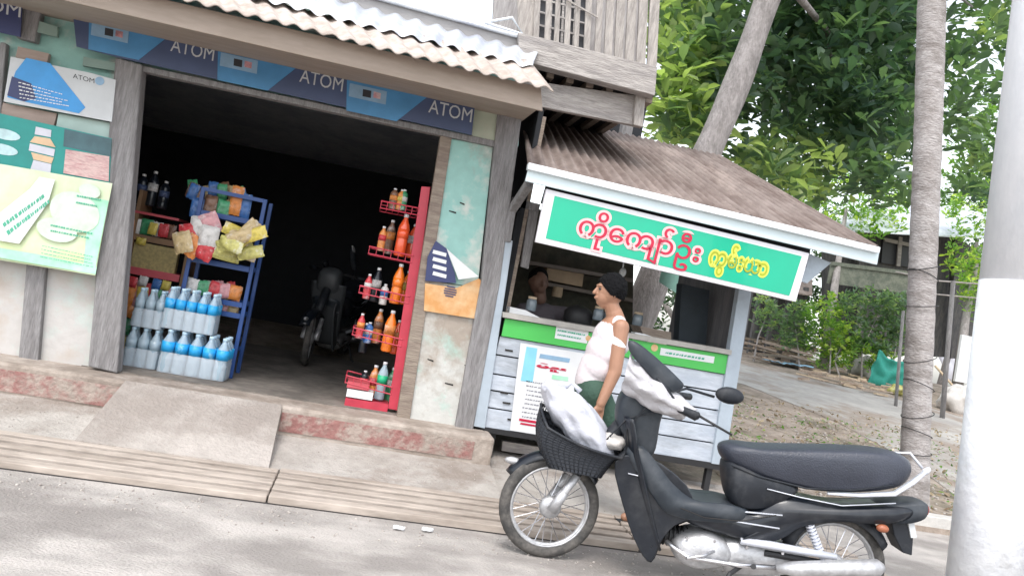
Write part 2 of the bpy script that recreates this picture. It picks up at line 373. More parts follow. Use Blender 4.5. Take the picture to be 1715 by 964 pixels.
struct(kb, 'kerb', M['kerb'], bevel=.012)
ln = [PG(*p) for p in [(1180, 594), (1330, 628), (1500, 668), (1660, 712), (1760, 1000), (1640, 860), (1520, 770), (1400, 706), (1250, 645), (1150, 620)]]
struct(MB().add([(p.x, p.y, gh(p.x, p.y)+.006) for p in ln], [list(range(len(ln)))]), 'lane', M['lane'])
# dry leaf litter on the dirt
def scatter_leaves(pts, size, seed, n_up=None):
    pass

# ------------------------------------------------------------------ shop building
shop = empty('shop_building', (-.8, 0, 0), 'old timber and plaster shop with a wide dark open front and grey sheet awning roof', 'shop')
XL, XR = -7, 1.13
pl = MB().bx(XL, XR, -.3, 5.2, -.02, .33)
pl.build('plinth', M['plinth'], shop, bevel=.02)
rb = MB().bx(XL, rx[0]-.01, -.306, -.28, .14, .285).bx(rx[1]+.01, .98, -.306, -.28, .15, .285)
rb.build('painted_band', M['redband'], shop)
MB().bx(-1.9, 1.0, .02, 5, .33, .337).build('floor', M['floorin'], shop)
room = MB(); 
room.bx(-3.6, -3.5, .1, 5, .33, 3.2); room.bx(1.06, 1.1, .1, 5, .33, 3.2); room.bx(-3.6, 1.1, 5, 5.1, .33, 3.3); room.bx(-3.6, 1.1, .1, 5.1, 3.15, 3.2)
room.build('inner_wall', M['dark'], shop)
wl = MB().board([(-700, 250), (162, 440), (150, 618), (-760, 480)], .03, .06)
wl.build('lower_wall', M['wall'], shop)
MB().board([(44, 440), (76, 446), (62, 616), (30, 608)], -.02, .08).build('wall_post', M['post'], shop, bevel=.006)
MB().board([(-700, -330), (215, -80), (196, 450), (-700, 250)], .035, .05).build('upper_wall', M['mint'], shop)
MB().board([(190, -100), (880, 60), (868, 245), (188, 104)], .04, .05).build('lintel_wall', M['mint'], shop)
MB().board([(193, 96), (238, 108), (196, 625), (147, 613)], -.07, .12).build('door_post', M['post'], shop, bevel=.01)
MB().board([(50, -40), (78, -33), (58, 70), (26, 62)], -.05, .08).build('wall_post', M['post'], shop, bevel=.008)
MB().board([(0, 70), (10, 72), (0, 200), (-30, 195)], -.04, .06).build('wall_post', M['post'], shop, bevel=.008)
MB().board([(210, 104), (850, 240), (848, 250), (208, 113)], -.04, .08).build('lintel_rail', M['post'], shop, bevel=.004)
MB().board([(752, 232), (826, 244), (800, 482), (708, 466)], .0, .08).build('pier_panel', M['mint'], shop, bevel=.004)
MB().board([(708, 467), (800, 483), (768, 718), (666, 704)], .0, .08).build('pier_panel', M['mintlo'], shop, bevel=.004)
MB().board([(738, 226), (757, 230), (686, 704), (664, 700)], -.02, .1).build('door_jamb', M['board'], shop, bevel=.004)
MB().board([(796, 162), (836, 170), (828, 240), (790, 232)], -.03, .05).build('corner_board', mat('pale green board', (.42, .46, .36), .7, .1, 5, c2=(.46, .4, .34), cov=.6), shop)
MB().board([(838, 140), (880, 148), (838, 470), (792, 722), (762, 716), (806, 470)], -.05, .12).build('corner_post', M['post'], shop, bevel=.008)
MB().board([(30, 78), (82, 90), (78, 108), (26, 96)], -.03, .04).board([(5, 172), (95, 190), (90, 210), (0, 192)], -.03, .04).SPLIT('wall_board', mat('pinkish plank', (.36, .28, .24), .8, .2, 8, stretch=(.4, 2, 2)), shop)
MB().board([(98, 190), (186, 206), (184, 232), (94, 212)], -.028, .04).SPLIT('wall_board', mat('pale mint plank', (.4, .52, .48), .8, .1, 6), shop)
MB().board([(42, 28), (96, 45), (96, 62), (38, 48)], -.04, .03).board([(140, 95), (205, 108), (200, 120), (138, 110)], -.03, .03).SPLIT('wall_board', mat('grey green plank', (.24, .33, .29), .8, .1, 6), shop)
# small cracks on the pier
ck = MB()
for (x, y, l) in ((752, 352, 12), (770, 338, 8), (745, 640, 14), (716, 600, 10), (778, 610, 9), (800, 560, 12)):
    ck.slab([P(x, y, -.002), P(x+l, y+3, -.002), P(x+l, y+6, -.002), P(x, y+2, -.002)], (0, .004, 0))
split(ck, 'crack', M['joint'], shop)
# soffit, fascia and roof
FY = -.75
MB().board([(-300, -135), (906, 146), (909, 186), (-300, -93)], FY, .025).build('fascia_board', M['fascia'], shop, bevel=.003)
f0, f1 = P(-300, -95, FY+.03), P(907, 178, FY+.03); zs = (f1.z+f0.z)/2
MB().slab([(f0.x, FY+.03, f0.z), (f1.x, FY+.03, f1.z), (f1.x, .04, f1.z+.05), (f0.x, .04, f0.z+.05)], (0, 0, .015)).build('soffit', M['fascia'], shop)
def corr(A, B, C, D, per, amp, lap=0, jag=0):  # A-B front edge, D-C back edge; waves run from front to back
    n = int((B-A).length/per*10); mb = MB()
    up_ = (B-A).cross(D-A).normalized(); up_ = up_ if up_.z > 0 else -up_
    rn = [random.uniform(-1, 1)*jag for _ in range(400)]
    def f(u, v):
        k = int(u*(B-A).length/per/1.0)
        p = (A.lerp(B, u)).lerp(D.lerp(C, u), v)
        w = math.sin(2*math.pi*u*(B-A).length/per)
        return p + up_*(amp*w+lap+.006*noise.noise(Vector((u*9, v*3, 1)))) + (D-A).normalized()*(rn[k//8] if v == 0 else 0)
    mb.grid(f, n, 5); return mb
A, B = P(-300, -150, -.85), P(928, 151, -.85)
D_, C_ = P(-300, -178, -.3), P(893, 106, -.3)
corr(A, B, C_, D_, .12, .012, jag=.012).build('awning_sheet', M['asb'], shop, smooth=True, thick=.008)
A2, B2 = P(-300, -177, -.47), P(889, 119, -.47); D2, C2 = P(-300, -223, -.02), P(899, 95, -.02)
corr(A2, B2, C2, D2, .146, .016, lap=.03, jag=.008).build('roof_sheet', M['zinc'], shop, smooth=True, thick=.004)
MB().board([(-300, -226), (902, 92), (868, 58), (-300, -262)], .0, .05).build('ridge_board', M['ridge'], shop)
rr = MB().tube([P(-300, -258, -.02), P(868, 61, -.02)], .018).tube([P(812, 38, -.02), P(858, 30, -.02), P(876, 58, -.02), P(812, 38, -.02)], .012)
rr.build('roof_rod', M['zinc'], shop)
# body of roof behind
rbk = MB().slab([P(-300, -226, .05), P(868, 58, .05), P(868, 58, .05)+Vector((0, 5, -.6)), P(-300, -226, .05)+Vector((0, 5, -.6))], (0, 0, -.03))
rbk.build('roof_sheet', M['zinc'], shop)
sd_ = P(870, 150, .05)
MB().slab([(1.1, .1, .33), (1.1, 5.1, .33), (1.1, 5.1, 2.5), (1.1, .1, 2.9)], (.03, 0, 0)).build('side_wall', M['board'], shop)

# ------------------------------------------------------------------ writing helper
FONTC = {}
def text_mesh(s, off=0.0):
    cu = bpy.data.curves.new('t', 'FONT'); cu.body = s; cu.size = 1; cu.offset = off; cu.resolution_u = 3
    o = bpy.data.objects.new('t', cu); COL.objects.link(o)
    dg = bpy.context.evaluated_depsgraph_get(); me = bpy.data.meshes.new_from_object(o.evaluated_get(dg))
    vs = [v.co.copy() for v in me.vertices]; fs = [list(p.vertices) for p in me.polygons]
    bpy.data.objects.remove(o); bpy.data.curves.remove(cu); bpy.data.meshes.remove(me)
    return vs, fs
def text_on(mb, s, quad, Y, off=0.0, bbox=None, th=.0):
    vs, fs = text_mesh(s, off)
    if not vs: return None
    if bbox is None: bbox = (min(v.x for v in vs), max(v.x for v in vs), min(v.y for v in vs), max(v.y for v in vs))
    x0, x1, y0, y1 = bbox; TL, TR, BR, BL = [Vector(q) for q in quad]; out = []
    for v in vs:
        u = (v.x-x0)/(x1-x0); w = (v.y-y0)/(y1-y0)
        p = (BL.lerp(BR, u)).lerp(TL.lerp(TR, u), w); out.append(P(p.x, p.y, Y))
    mb.add(out, [f for f in fs]); return bbox
def scrib(mb, quad, rows, Y, fill=.75, h=.45, seed=1):   # unreadable small print: broken strokes in rows
    R = random.Random(seed); TL, TR, BR, BL = [Vector(q) for q in quad]
    def q(u, v): p = TL.lerp(TR, u).lerp(BL.lerp(BR, u), v); return P(p.x, p.y, Y)
    for r in range(rows):
        u = R.uniform(0, .05); v0 = (r+.5-h/2)/rows; v1 = (r+.5+h/2)/rows; end = R.uniform(fill-.15, 1)
        while u < end:
            l = R.uniform(.02, .07); a_, b_ = u, min(1, u+l); k = R.uniform(0, .35)*(v1-v0)
            mb.add([q(a_, v0+k), q(b_, v0), q(b_, v1-k), q(a_, v1)], [[0, 1, 2, 3]]); u += l+R.uniform(.006, .025)

# long dark banner over the door
T_ = lambda x, y: (x, y)
ban = empty('shop_banner', P(460, 150, -.09), 'long navy and blue printed banner over the dark shop doorway', 'banner')
MB().board([(118, -15), (800, 135), (790, 226), (205, 98), (128, 78)], -.09, .012).build('banner_sheet', M['navyl'], ban)
sp = (216, 54)
bl = MB(); wt = MB(); pb = MB(); dk = MB(); pt = MB(); bb = MB()
for k in range(3):
    ox, oy = (k-1)*sp[0], (k-1)*sp[1]*.95
    X = lambda pts: [(x+ox, y+oy) for x, y in pts]
    bl.board(X([(366, 40), (530, 76), (516, 98), (448, 152), (364, 134)]), -.094, .003)
    bb.board(X([(538, 98), (562, 103), (553, 118), (543, 112)]), -.094, .003)
    text_on(wt, 'ATOM', X([(504, 115), (576, 132), (573, 154), (501, 137)]), -.0945, .0)
    pb.board(X([(370, 88), (432, 102), (430, 124), (368, 110)]), -.097, .002)
    dk.board(X([(392, 98), (406, 101), (405, 113), (391, 110)]), -.099, .002)
    pt.board(X([(410, 102), (422, 105), (421, 115), (409, 112)]), -.099, .002)
    scrib(wt, X([(372, 60), (490, 88), (480, 108), (440, 98)]), 3, -.0975, .8, .3, seed=k)
for b_, n_, mm in ((bl, 'blue_panel', 'sky'), (bb, 'logo_mark', 'sky'), (wt, 'lettering', 'offw'), (pb, 'number_box', 'pblue'), (dk, 'dark_square', 'black'), (pt, 'pink_square', 'pk_pnk')):
    (split if n_ not in ('lettering',) else (lambda q, *a: q.build(*a)))(b_, n_, M[mm], ban)
# scrap of a second banner top left
b2 = empty('banner_scrap', P(20, 40, -.09), 'torn end of a navy banner with pale lettering in the top left corner', 'banner')
MB().board([(-160, -60), (38, -14), (34, 62), (-160, 20)], -.09, .01).build('banner_sheet', M['navy'], b2)
w2 = MB(); text_on(w2, 'ATOM', [(-70, -16), (36, 8), (34, 30), (-72, 6)], -.0915, .0); w2.build('lettering', M['offw'], b2)
# poster with blue shape
p1 = empty('wall_poster', P(100, 202, -.08), 'white poster with a big blue pointed shape left of the doorway', 'poster')
MB().board([(18, 95), (150, 122), (194, 134), (187, 204), (6, 170)], -.08, .01).build('poster_sheet', M['offw'], p1)
MB().board([(44, 97), (84, 106), (143, 180), (132, 190), (48, 172), (12, 163), (26, 120)], -.083, .002).build('blue_shape', M['skyb'], p1)
MB().board([(20, 128), (52, 140), (60, 165), (40, 170), (12, 160)], -.0855, .002).build('navy_shape', M['navy'], p1)
s_ = MB(); scrib(s_, [(28, 134), (112, 158), (116, 180), (30, 166)], 5, -.0885, .8, .35, 5); s_.build('small_print', M['white'], p1)
s_ = MB(); text_on(s_, 'ATOM', [(122, 123), (158, 132), (158, 140), (122, 131)], -.0815, .0); s_.build('lettering', M['black'], p1)
MB().lathe(P(167, 136, -.0805), [(.03, 0), (.03, .003)], 16, (0, -1, 0)).build('logo_disc', M['pblue'], p1)
# food poster
p2 = empty('wall_poster', P(90, 300, -.075), 'teal food advertisement poster with sauce bottle and pink meat, above the lime banner', 'poster')
MB().board([(-160, 158), (0, 190), (187, 232), (183, 308), (0, 282), (-160, 256)], -.075, .01).build('poster_sheet', M['teal'], p2)
MB().board([(108, 216), (187, 233), (185, 262), (106, 245)], -.078, .002).build('dark_panel', M['tealg'], p2)
MB().board([(110, 250), (183, 262), (182, 304), (106, 290)], -.081, .002).build('meat_print', M['meat'], p2)
bt = MB(); bt.board([(60, 212), (86, 218), (85, 230), (58, 225)], -.079, .002); bt.board([(50, 240), (92, 250), (90, 262), (48, 252)], -.079, .002); bt.board([(56, 268), (86, 275), (84, 291), (50, 286)], -.079, .002)
split(bt, 'bottle_print', mat('pale bottle print', (.6, .6, .66), .5, .1), p2)
MB().board([(58, 228), (84, 232), (93, 247), (50, 238)], -.0795, .002).board([(52, 255), (90, 264), (86, 274), (56, 267)], -.0795, .002).SPLIT('bottle_label', mat('peach print', (.68, .48, .3), .5, .1), p2)
dish = MB()
for (x, y, w) in ((8, 225, 26), (4, 250, 26), (-50, 215, 30)):
    pts = [(x+w*math.cos(t*math.pi/8), y+9*math.sin(t*math.pi/8)+.2*w*math.cos(t*math.pi/8)) for t in range(16)]
    dish.board(pts, -.0785, .002)
split(dish, 'dish_print', mat('aqua white print', (.5, .68, .7), .5, .2, 12), p2)
# lime banner
p3 = empty('wall_banner', P(60, 450, -.1), 'lime and pale green drink banner hanging left of the doorway', 'banner')
def limef(u, v):
    TL, TR, BR, BL = Vector((-200, 240)), Vector((188, 307)), Vector((160, 461)), Vector((-210, 402))
    p = TL.lerp(TR, u).lerp(BL.lerp(BR, u), v); return P(p.x, p.y, -.1) + Vector((0, .008*math.sin(u*9+v*2), 0))
MB().grid(limef, 24, 8).build('banner_sheet', M['lime'], p3, thick=.004)
MB().board([(60, 425), (162, 447), (160, 459), (-60, 421), (-60, 405)], -.114, .002).board([(150, 330), (182, 336), (160, 447), (140, 442)], -.114, .002).SPLIT('green_print', M['limeg'], p3)
bw = MB().board([(66, 296), (92, 301), (80, 340), (32, 408), (-30, 398), (-30, 380), (50, 316)], -.117, .002); split(bw, 'bottle_print', M['white'], p3)
cl = MB()
for (x, y, a_, b_) in ((125, 355, 42, 34), (95, 385, 34, 20), (150, 320, 18, 12)):
    cl.board([(x+a_*math.cos(t*math.pi/9)+b_*.0*math.sin(t), y+b_*math.sin(t*math.pi/9)+.18*a_*math.cos(t*math.pi/9)) for t in range(18)], -.1172-.0008*(x == 95)-.0016*(x == 150), .0015)
split(cl, 'cloud_print', M['cloudp'], p3)
gt = MB(); scrib(gt, [(0, 372), (76, 318), (86, 342), (14, 398)], 2, -.1195, .95, .5, 11)
scrib(gt, [(128, 322), (172, 330), (168, 352), (126, 344)], 2, -.1215, .9, .3, 12); scrib(gt, [(84, 372), (160, 388), (156, 404), (82, 390)], 2, -.1215, .95, .35, 13); scrib(gt, [(70, 408), (160, 428), (158, 450), (66, 432)], 4, -.1215, .95, .25, 14)
gt.build('lettering', M['gtext'], p3)
# torn poster on the pier
p4 = empty('torn_poster', P(752, 532, -.04), 'torn navy and orange poster with a loose white flap on the mint pier', 'poster')
MB().board([(712, 474), (765, 482), (802, 466), (806, 470), (800, 534), (710, 520)], -.03, .008).build('orange_sheet', M['orange'], p4)
MB().board([(730, 403), (748, 416), (762, 458), (764, 474), (712, 470), (716, 430)], -.036, .005).build('navy_sheet', M['navy'], p4)
fl = MB(); q = [P(748, 416, -.04), P(770, 436, -.07), P(802, 463, -.11), P(768, 468, -.05)]; fl.add(q, [[0, 1, 3], [1, 2, 3]]); fl.build('white_flap', M['white'], p4, thick=.003)
z = MB()
for i in range(4): z.board([(726, 418+i*12), (748, 424+i*12), (747, 430+i*12), (724, 424+i*12)], -.041, .002)
split(z, 'white_mark', M['white'], p4)
tk = MB(); c0 = P(754, 488, -.035)
for i in range(5):
    y_ = i*.018; w_ = .06*math.sqrt(max(.05, 1-((i-2)/2.6)**2)); tk.box(c0+Vector((0, 0, .036-y_)), (w_*1.7, .002, .009))
tk.build('striped_mark', M['navy'], p4)

# ------------------------------------------------------------------ timber house
th = empty('timber_house', (1.75, .3, 2.6), 'grey weathered timber upper storey with slatted balcony over the stall', 'house')
MB().board([(868, 54), (1101, 112), (1097, 160), (870, 101)], -.08, .12).build('floor_beam', M['timber'], th, bevel=.006)
MB().board([(860, 131), (1080, 162), (1074, 212), (850, 168)], .08, .06).build('lower_beam', M['timber'], th, bevel=.006)
MB().board([(1066, 150), (1082, 154), (1077, 213), (1061, 209)], .04, .07).build('beam_end', M['timberv'], th, bevel=.006)
b0, b1 = P(870, 101, .04), P(1097, 160, .04)
MB().slab([b0, b1, b1+Vector((0, 4.5, .0)), b0+Vector((0, 4.5, 0))], (0, 0, .04)).build('floor_board', M['dark'], th)
for k, x in enumerate(range(880, 1095, 48)):
    pass
j = MB()
for k in range(7): 
    a_ = P(890+k*33, 112+k*8.4, .1); j.bar(a_, a_+Vector((0, 4, 0)), .06, .1)
j.build('joist', M['board'], th)
sl = [(893, 9), (912, 9), (928, 8), (945, 9), (961, 8), (978, 10), (996, 10), (1012, 13), (1029, 14), (1047, 15), (1066, 15), (1084, 16)]
for x, w in sl:
    yb = 54+(x-868)*.249+4
    MB().board([(x+9, yb-190), (x+9+w, yb-187), (x+w, yb), (x, yb-2)], -.03, .025).build('slat', M['timberv'], th, bevel=.003)
MB().board([(862, -110), (905, -100), (893, 62), (868, 54)], 0, .03).build('end_board', M['timberv'], th, bevel=.003)
MB().bar(P(935, -8, -.05), P(1002, 30, -.05), .012, .012).build('loose_strip', M['timberv'], th)
wq = [(880, -160), (1108, -95), (1092, 118), (880, 62)]
q0, q1, q2, q3 = [P(*t, 1.0) for t in wq]
MB().slab([q0+Vector((-.3, 0, .3)), q1+Vector((-.14, 0, .3)), q2+Vector((-.14, 0, -.1)), q3+Vector((-.3, 0, -.1))], (0, .06, 0)).build('wall', mat('grey plank wall', (.26, .24, .235), .85, .25, 6, c2=(.36, .34, .33), stretch=(3, 3, .4), bump=.5), th)
wn = MB().board([(905, -80), (990, -58), (985, 100), (898, 76)], .95, .03); wn.build('window', M['black'], th)
gr = MB()
for i in range(5): gr.board([(906+i*20, -80+i*5), (909+i*20, -79+i*5), (902+i*20, 78+i*5), (898+i*20, 77+i*5)], .92, .015)
for i in range(7): gr.board([(902, -70+i*22), (990, -48+i*22), (990, -45+i*22), (902, -67+i*22)], .915, .012)
gr.build('window_grille', M['timber'], th)
MB().slab([P(830, 130, 2.9), P(1085, 170, 2.9), P(1060, 300, 2.9), P(830, 300, 2.9)], (0, .05, 0)).build('lower_wall', M['dark'], th)  # dark sheet added as backing, stands for the darkness under the house
for xx in (880, 1072):
    a_ = P(xx, 165, 1.9); MB().bar((a_.x, 2.2, gh(a_.x, 2.2)), (a_.x, 2.2, a_.z+.3), .12, .12, (0, 1, 0)).build('stilt', M['post'], th)

# ------------------------------------------------------------------ betel stall
st = empty('food_stall', (2.05, .3, .13), 'pale blue white roadside stall with rusty corrugated roof beside the shop', 'stall')
RA, RB = P(884, 276, -.58), P(1474, 416, -.58); RC, RD = P(1207, 262, 1.75), P(872, 186, 1.75)
corr(RA, RB, RC, RD, .092, .019, jag=.012).build('roof_sheet', M['rust'], st, smooth=True, thick=.004)
MB().board([(886, 279), (1473, 421), (1469, 443), (880, 303)], -.56, .025).build('fascia', M['stallfa'], st, bevel=.002)
MB().board([(886, 272), (1475, 414), (1473, 424), (884, 283)], -.6, .06).build('fascia_cap', M['stallcap'], st, bevel=.003)
MB().board([(840, 400), (859, 403), (812, 717), (792, 713)], -.04, .07).build('stall_post', M['stallp'], st, bevel=.004)
MB().bar(P(848, 405, -.02), P(857, 350, -.02), .07, .06).bar(P(857, 352, -.02), P(886, 308, -.3), .06, .06).build('roof_brace', M['post'], st, bevel=.004)
MB().board([(1240, 470), (1261, 474), (1214, 779), (1192, 776)], -.04, .07).build('stall_post', M['stallp'], st, bevel=.004)
MB().board([(858, 330), (905, 342), (902, 355), (856, 343)], .1, .03).board([(886, 350), (902, 354), (885, 450), (872, 446)], .12, .04).SPLIT('inner_frame', M['post'], st)
MB().board([(1345, 420), (1392, 440), (1352, 474), (1340, 470)], -.4, .03).build('roof_bracket', M['stallp'], st)
MB().board([(842, 522), (1226, 586), (1225, 594), (842, 531)], -.06, .5).build('counter_top', mat('worn counter board', (.4, .38, .35), .7, .2, 6), st)
MB().board([(846, 533), (1224, 595), (1220, 627), (840, 562)], -.025, .02).build('green_strip', M['gstrip'], st)
lb = MB().board([(932, 546), (986, 555), (983, 575), (929, 566)], -.029, .002).board([(1107, 582), (1197, 597), (1195, 608), (1105, 594)], -.029, .002)
split(lb, 'strip_label', M['white'], st)
lt = MB(); scrib(lt, [(934, 549), (984, 558), (981, 572), (931, 563)], 2, -.032, .9, .4, 21); scrib(lt, [(1112, 586), (1192, 599), (1190, 606), (1110, 593)], 1, -.032, .95, .5, 22)
lt.build('strip_lettering', M['gtext'], st)
MB().lathe(P(1096, 582, -.026), [(.03, 0), (.03, .003)], 14, (0, -1, 0)).lathe(P(985, 566, -.0285), [(.022, 0), (.022, .003)], 14, (0, -1, 0)).SPLIT('strip_dot', M['orange'], st)
# front boards
TLc, TRc, BRc, BLc = Vector((838, 563)), Vector((1218, 628)), Vector((1206, 776)), Vector((797, 713))
def cq(u, v): p = TLc.lerp(TRc, u).lerp(BLc.lerp(BRc, u), v); return (p.x, p.y)
vs_ = [0, .21, .42, .6, .79, 1.0]
for i in range(5):
    g_ = .016 if i < 4 else 0
    MB().board([cq(0, vs_[i]), cq(1, vs_[i]), cq(1, vs_[i+1]-g_), cq(0, vs_[i+1]-g_)], -.01+.004*(i % 2), .02).build('front_board', M['stallw'], st, bevel=.002)
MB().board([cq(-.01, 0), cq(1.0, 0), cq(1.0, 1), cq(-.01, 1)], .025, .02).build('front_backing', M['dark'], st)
h_ = MB()
for (x, y) in ((846, 584), (838, 655), (842, 672), (850, 700)): h_.board([(x, y), (x+13, y+2), (x+13, y+5), (x, y+3)], -.018, .006)
split(h_, 'hinge', M['joint'], st)
MB().board([(800, 713), (1208, 777), (1206, 787), (816, 724)], -.03, .09).build('bottom_rail', M['metaldark'], st)
MB().board([(842, 738), (960, 757), (958, 772), (840, 754)], .12, .05).build('cross_beam', M['timber'], st)
for (x, y, Y) in ((826, 724, -.0), (1190, 780, -.0), (846, 722, 1.3), (1150, 770, 1.3)):
    a_ = P(x, y, Y); MB().bx(a_.x-.025, a_.x+.025, Y, Y+.05, gh(a_.x, Y+.3) if Y > .3 else .11, a_.z+.02).build('stall_leg', M['metaldark'], st)
xl, xr = P(800, 712, 0).x, P(1206, 776, 0).x; zb = P(1000, 745, 0).z
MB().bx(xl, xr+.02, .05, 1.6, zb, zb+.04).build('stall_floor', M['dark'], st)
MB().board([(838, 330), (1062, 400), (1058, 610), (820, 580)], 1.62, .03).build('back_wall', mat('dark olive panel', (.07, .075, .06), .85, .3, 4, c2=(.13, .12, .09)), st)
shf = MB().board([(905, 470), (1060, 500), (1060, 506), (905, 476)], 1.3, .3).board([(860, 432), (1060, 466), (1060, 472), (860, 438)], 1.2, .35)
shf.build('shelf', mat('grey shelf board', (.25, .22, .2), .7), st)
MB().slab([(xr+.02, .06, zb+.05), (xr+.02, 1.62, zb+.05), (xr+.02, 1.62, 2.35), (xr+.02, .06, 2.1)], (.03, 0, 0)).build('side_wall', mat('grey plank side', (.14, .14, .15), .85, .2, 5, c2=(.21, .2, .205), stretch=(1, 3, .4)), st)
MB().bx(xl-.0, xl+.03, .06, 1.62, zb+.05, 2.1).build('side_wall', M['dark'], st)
MB().board([(1142, 475), (1188, 486), (1182, 584), (1136, 574)], .6, .12).build('hanging_cabinet', mat('slate cabinet', (.05, .065, .08), .7, .2), st)
# sign
sg = empty('signboard', P(1120, 460, -.5), 'emerald green signboard with crimson and yellow lettering under the stall roof', 'signboard')
MB().board([(915, 316), (1356, 424), (1333, 505), (897, 405)], -.52, .04).build('sign_frame', M['signw'], sg, bevel=.003)
MB().board([(929, 328), (1343, 429), (1322, 495), (914, 399)], -.524, .003).build('sign_face', M['signg'], sg)
rq = [(979, 348), (1180, 397), (1164, 459), (962, 409)]; yq = [(1196, 402), (1292, 426), (1279, 478), (1183, 456)]
t1 = 'က\u102d\u102f\u1031က\u103b\u102c\u103a\u1026\u1038'; t2 = 'က\u103d\u1019\u103a\u1038\u101a\u102c'
for s, q, m1, m2 in ((t1, rq, 'pinkl', 'redl'), (t2, yq, 'yel', 'yeld')):
    a_ = MB(); bbx = text_on(a_, s, q, -.5265, .0)
    a_ = MB(); text_on(a_, s, q, -.5265, .1, bbx); a_.build('letter_outline', M[m1], sg)
    a_ = MB(); text_on(a_, s, q, -.5285, .008, bbx); a_.build('lettering', M[m2], sg)
MB().board([(918, 298), (1360, 408), (1350, 448), (906, 340)], -.44, .02).build('shade_filler', M['dark'], st)  # added dark board: closes the bright gap over the sign, stands for shade
# menu
mn = empty('menu_board', P(900, 725, -.03), 'white menu sheet with red heading and printed price lines on the stall front', 'menu')
MB().board([(872, 574), (988, 593), (962, 737), (854, 720)], -.03, .008).build('menu_sheet', M['white'], mn)
MB().board([(882, 580), (900, 583), (892, 640), (872, 637)], -.033, .002).build('blue_edge', mat('aqua print', (.25, .6, .75), .5, .1), mn)
MB().board([(905, 592), (955, 600), (953, 607), (903, 599)], -.033, .002).build('grey_heading', M['pblue'], mn)
r_ = MB(); text_on(r_, 'မ\u102e\u1014\u1030\u1038', [(900, 606), (950, 614), (947, 626), (897, 618)], -.0335, .05); r_.board([(870, 700), (912, 707), (911, 711), (869, 704)], -.033, .002).board([(872, 707), (910, 713), (909, 716), (871, 710)], -.033, .002)
r_.build('red_print', M['redl'], mn)
r_ = MB(); scrib(r_, [(882, 634), (960, 647), (945, 712), (872, 700)], 9, -.033, .7, .3, 31); r_.build('menu_lines', mat('grey ink', (.22, .22, .25), .6), mn)
MB().board([(925, 627), (952, 631), (951, 638), (924, 634)], -.0332, .002).SPLIT('green_print', M['limeg'], mn)
# goods inside the stall
def simple(name, label, cat, mb, mt, group=None, **k): return tag(mb.build(name, mt, **k), label, cat, group)
simple('cardboard_box', 'brown cardboard box on the upper shelf inside the stall', 'box', MB().board([(917, 444), (978, 456), (975, 480), (914, 468)], 1.3, .2), M['tan'])
simple('paper_roll', 'small olive paper roll under the shelf inside the stall', 'roll', MB().lathe(P(932, 497, 1.3), [(.05, 0), (.055, .03), (.05, .1)], 12), M['tan'])
simple('dark_pot', 'round dark cooking pot on the stall counter left of the standing person', 'pot', MB().lathe(P(965, 548, .5), [(.09, 0), (.13, .05), (.13, .13), (.1, .17), (.03, .2)], 18), M['metaldark'], smooth=True)
simple('white_tray', 'white tray at the left end of the stall counter', 'tray', MB().board([(848, 512), (880, 519), (905, 532), (850, 526)], .1, .2), M['white'])
simple('food_box', 'low dark wooden tray on the stall counter behind the green strip', 'tray', MB().board([(1072, 546), (1124, 556), (1124, 570), (1078, 562)], .15, .25), M['board'])
simple('paper_stack', 'stack of pale papers on the stall counter right of the standing person', 'papers', MB().board([(1064, 556), (1080, 559), (1120, 573), (1064, 565)], .05, .1), M['white'])
simple('mint_sheet', 'pale mint plastic sheet hanging behind the stall', 'plastic sheet', MB().board([(1108, 454), (1142, 462), (1138, 494), (1104, 472)], 1.75, .01), mat('mint plastic', (.4, .75, .62), .5))
simple('light_bulb', 'small lamp hanging under the green signboard inside the stall', 'lamp', MB().ell(P(1043, 456, .2), (.03, .03, .04)).tube([P(1043, 452, .2), P(1046, 425, .2)], .006), M['offw'], smooth=True)
simple('dirt_mound', 'drift of dry leaves and rubble on the ground behind the motorcycle', 'rubble', MB().ell((3.9, .75, .12), (.5, .3, .1), 18, None, .4, 3), M['dirt'], smooth=True)

# ------------------------------------------------------------------ motorcycle
fcp, rcp = PZ(900, 930, 0), PZ(1383, 1030, 0)
bdir = Vector((rcp.x-fcp.x, rcp.y-fcp.y, 0)).normalized()          # from front to rear
blat = Vector((-bdir.y, bdir.x, 0))                                # away from the camera
if blat.y < 0: blat = -blat
borg = (fcp+rcp)/2
brz = math.atan2(bdir.y, bdir.x)
def bk(px, py, off=0.0):                                           # side view profile point on the machine's own plane
    d = ray(px, py); o = borg + blat*off
    t = (o-CAM).dot(blat)/d.dot(blat); return CAM + d*t
mc = empty('motorcycle', borg, 'black underbone motorcycle with front basket parked at the kerb in front of the stall', 'motorcycle', 'parked motorcycles', rz=brz)
def prof(pts, o0, o1, c=0, taper=0.0):                                        # profile extruded across the machine
    a_ = [bk(x, y, o0) for x, y in pts]; return MB().slab(a_, blat*(o1-o0))
def soft(pts, w, segs=6, edge=.75, mb=None):                            # rounded body: profile shrinks towards both sides
    mb = mb or MB(); cx = sum(p[0] for p in pts)/len(pts); cy = sum(p[1] for p in pts)/len(pts); n = len(pts); vs = []; fs = []
    for s in range(segs+1):
        t = -1+2*s/segs; k = math.sqrt(max(0, 1-(1-edge**2)*t*t)) if abs(t) < 1 else edge
        k = lerp(edge, 1, math.sqrt(max(0, 1-t*t)))
        for x, y in pts:
            w0 = bk(cx+(x-cx)*k, cy+(y-cy)*k, 0); vs.append(w0 + blat*(t*w/2))
    for s in range(segs):
        for i in range(n): fs.append([s*n+i, s*n+(i+1) % n, (s+1)*n+(i+1) % n, (s+1)*n+i])
    fs.append(list(range(n))[::-1]); fs.append([segs*n+i for i in range(n)])
    return mb.add(vs, fs)
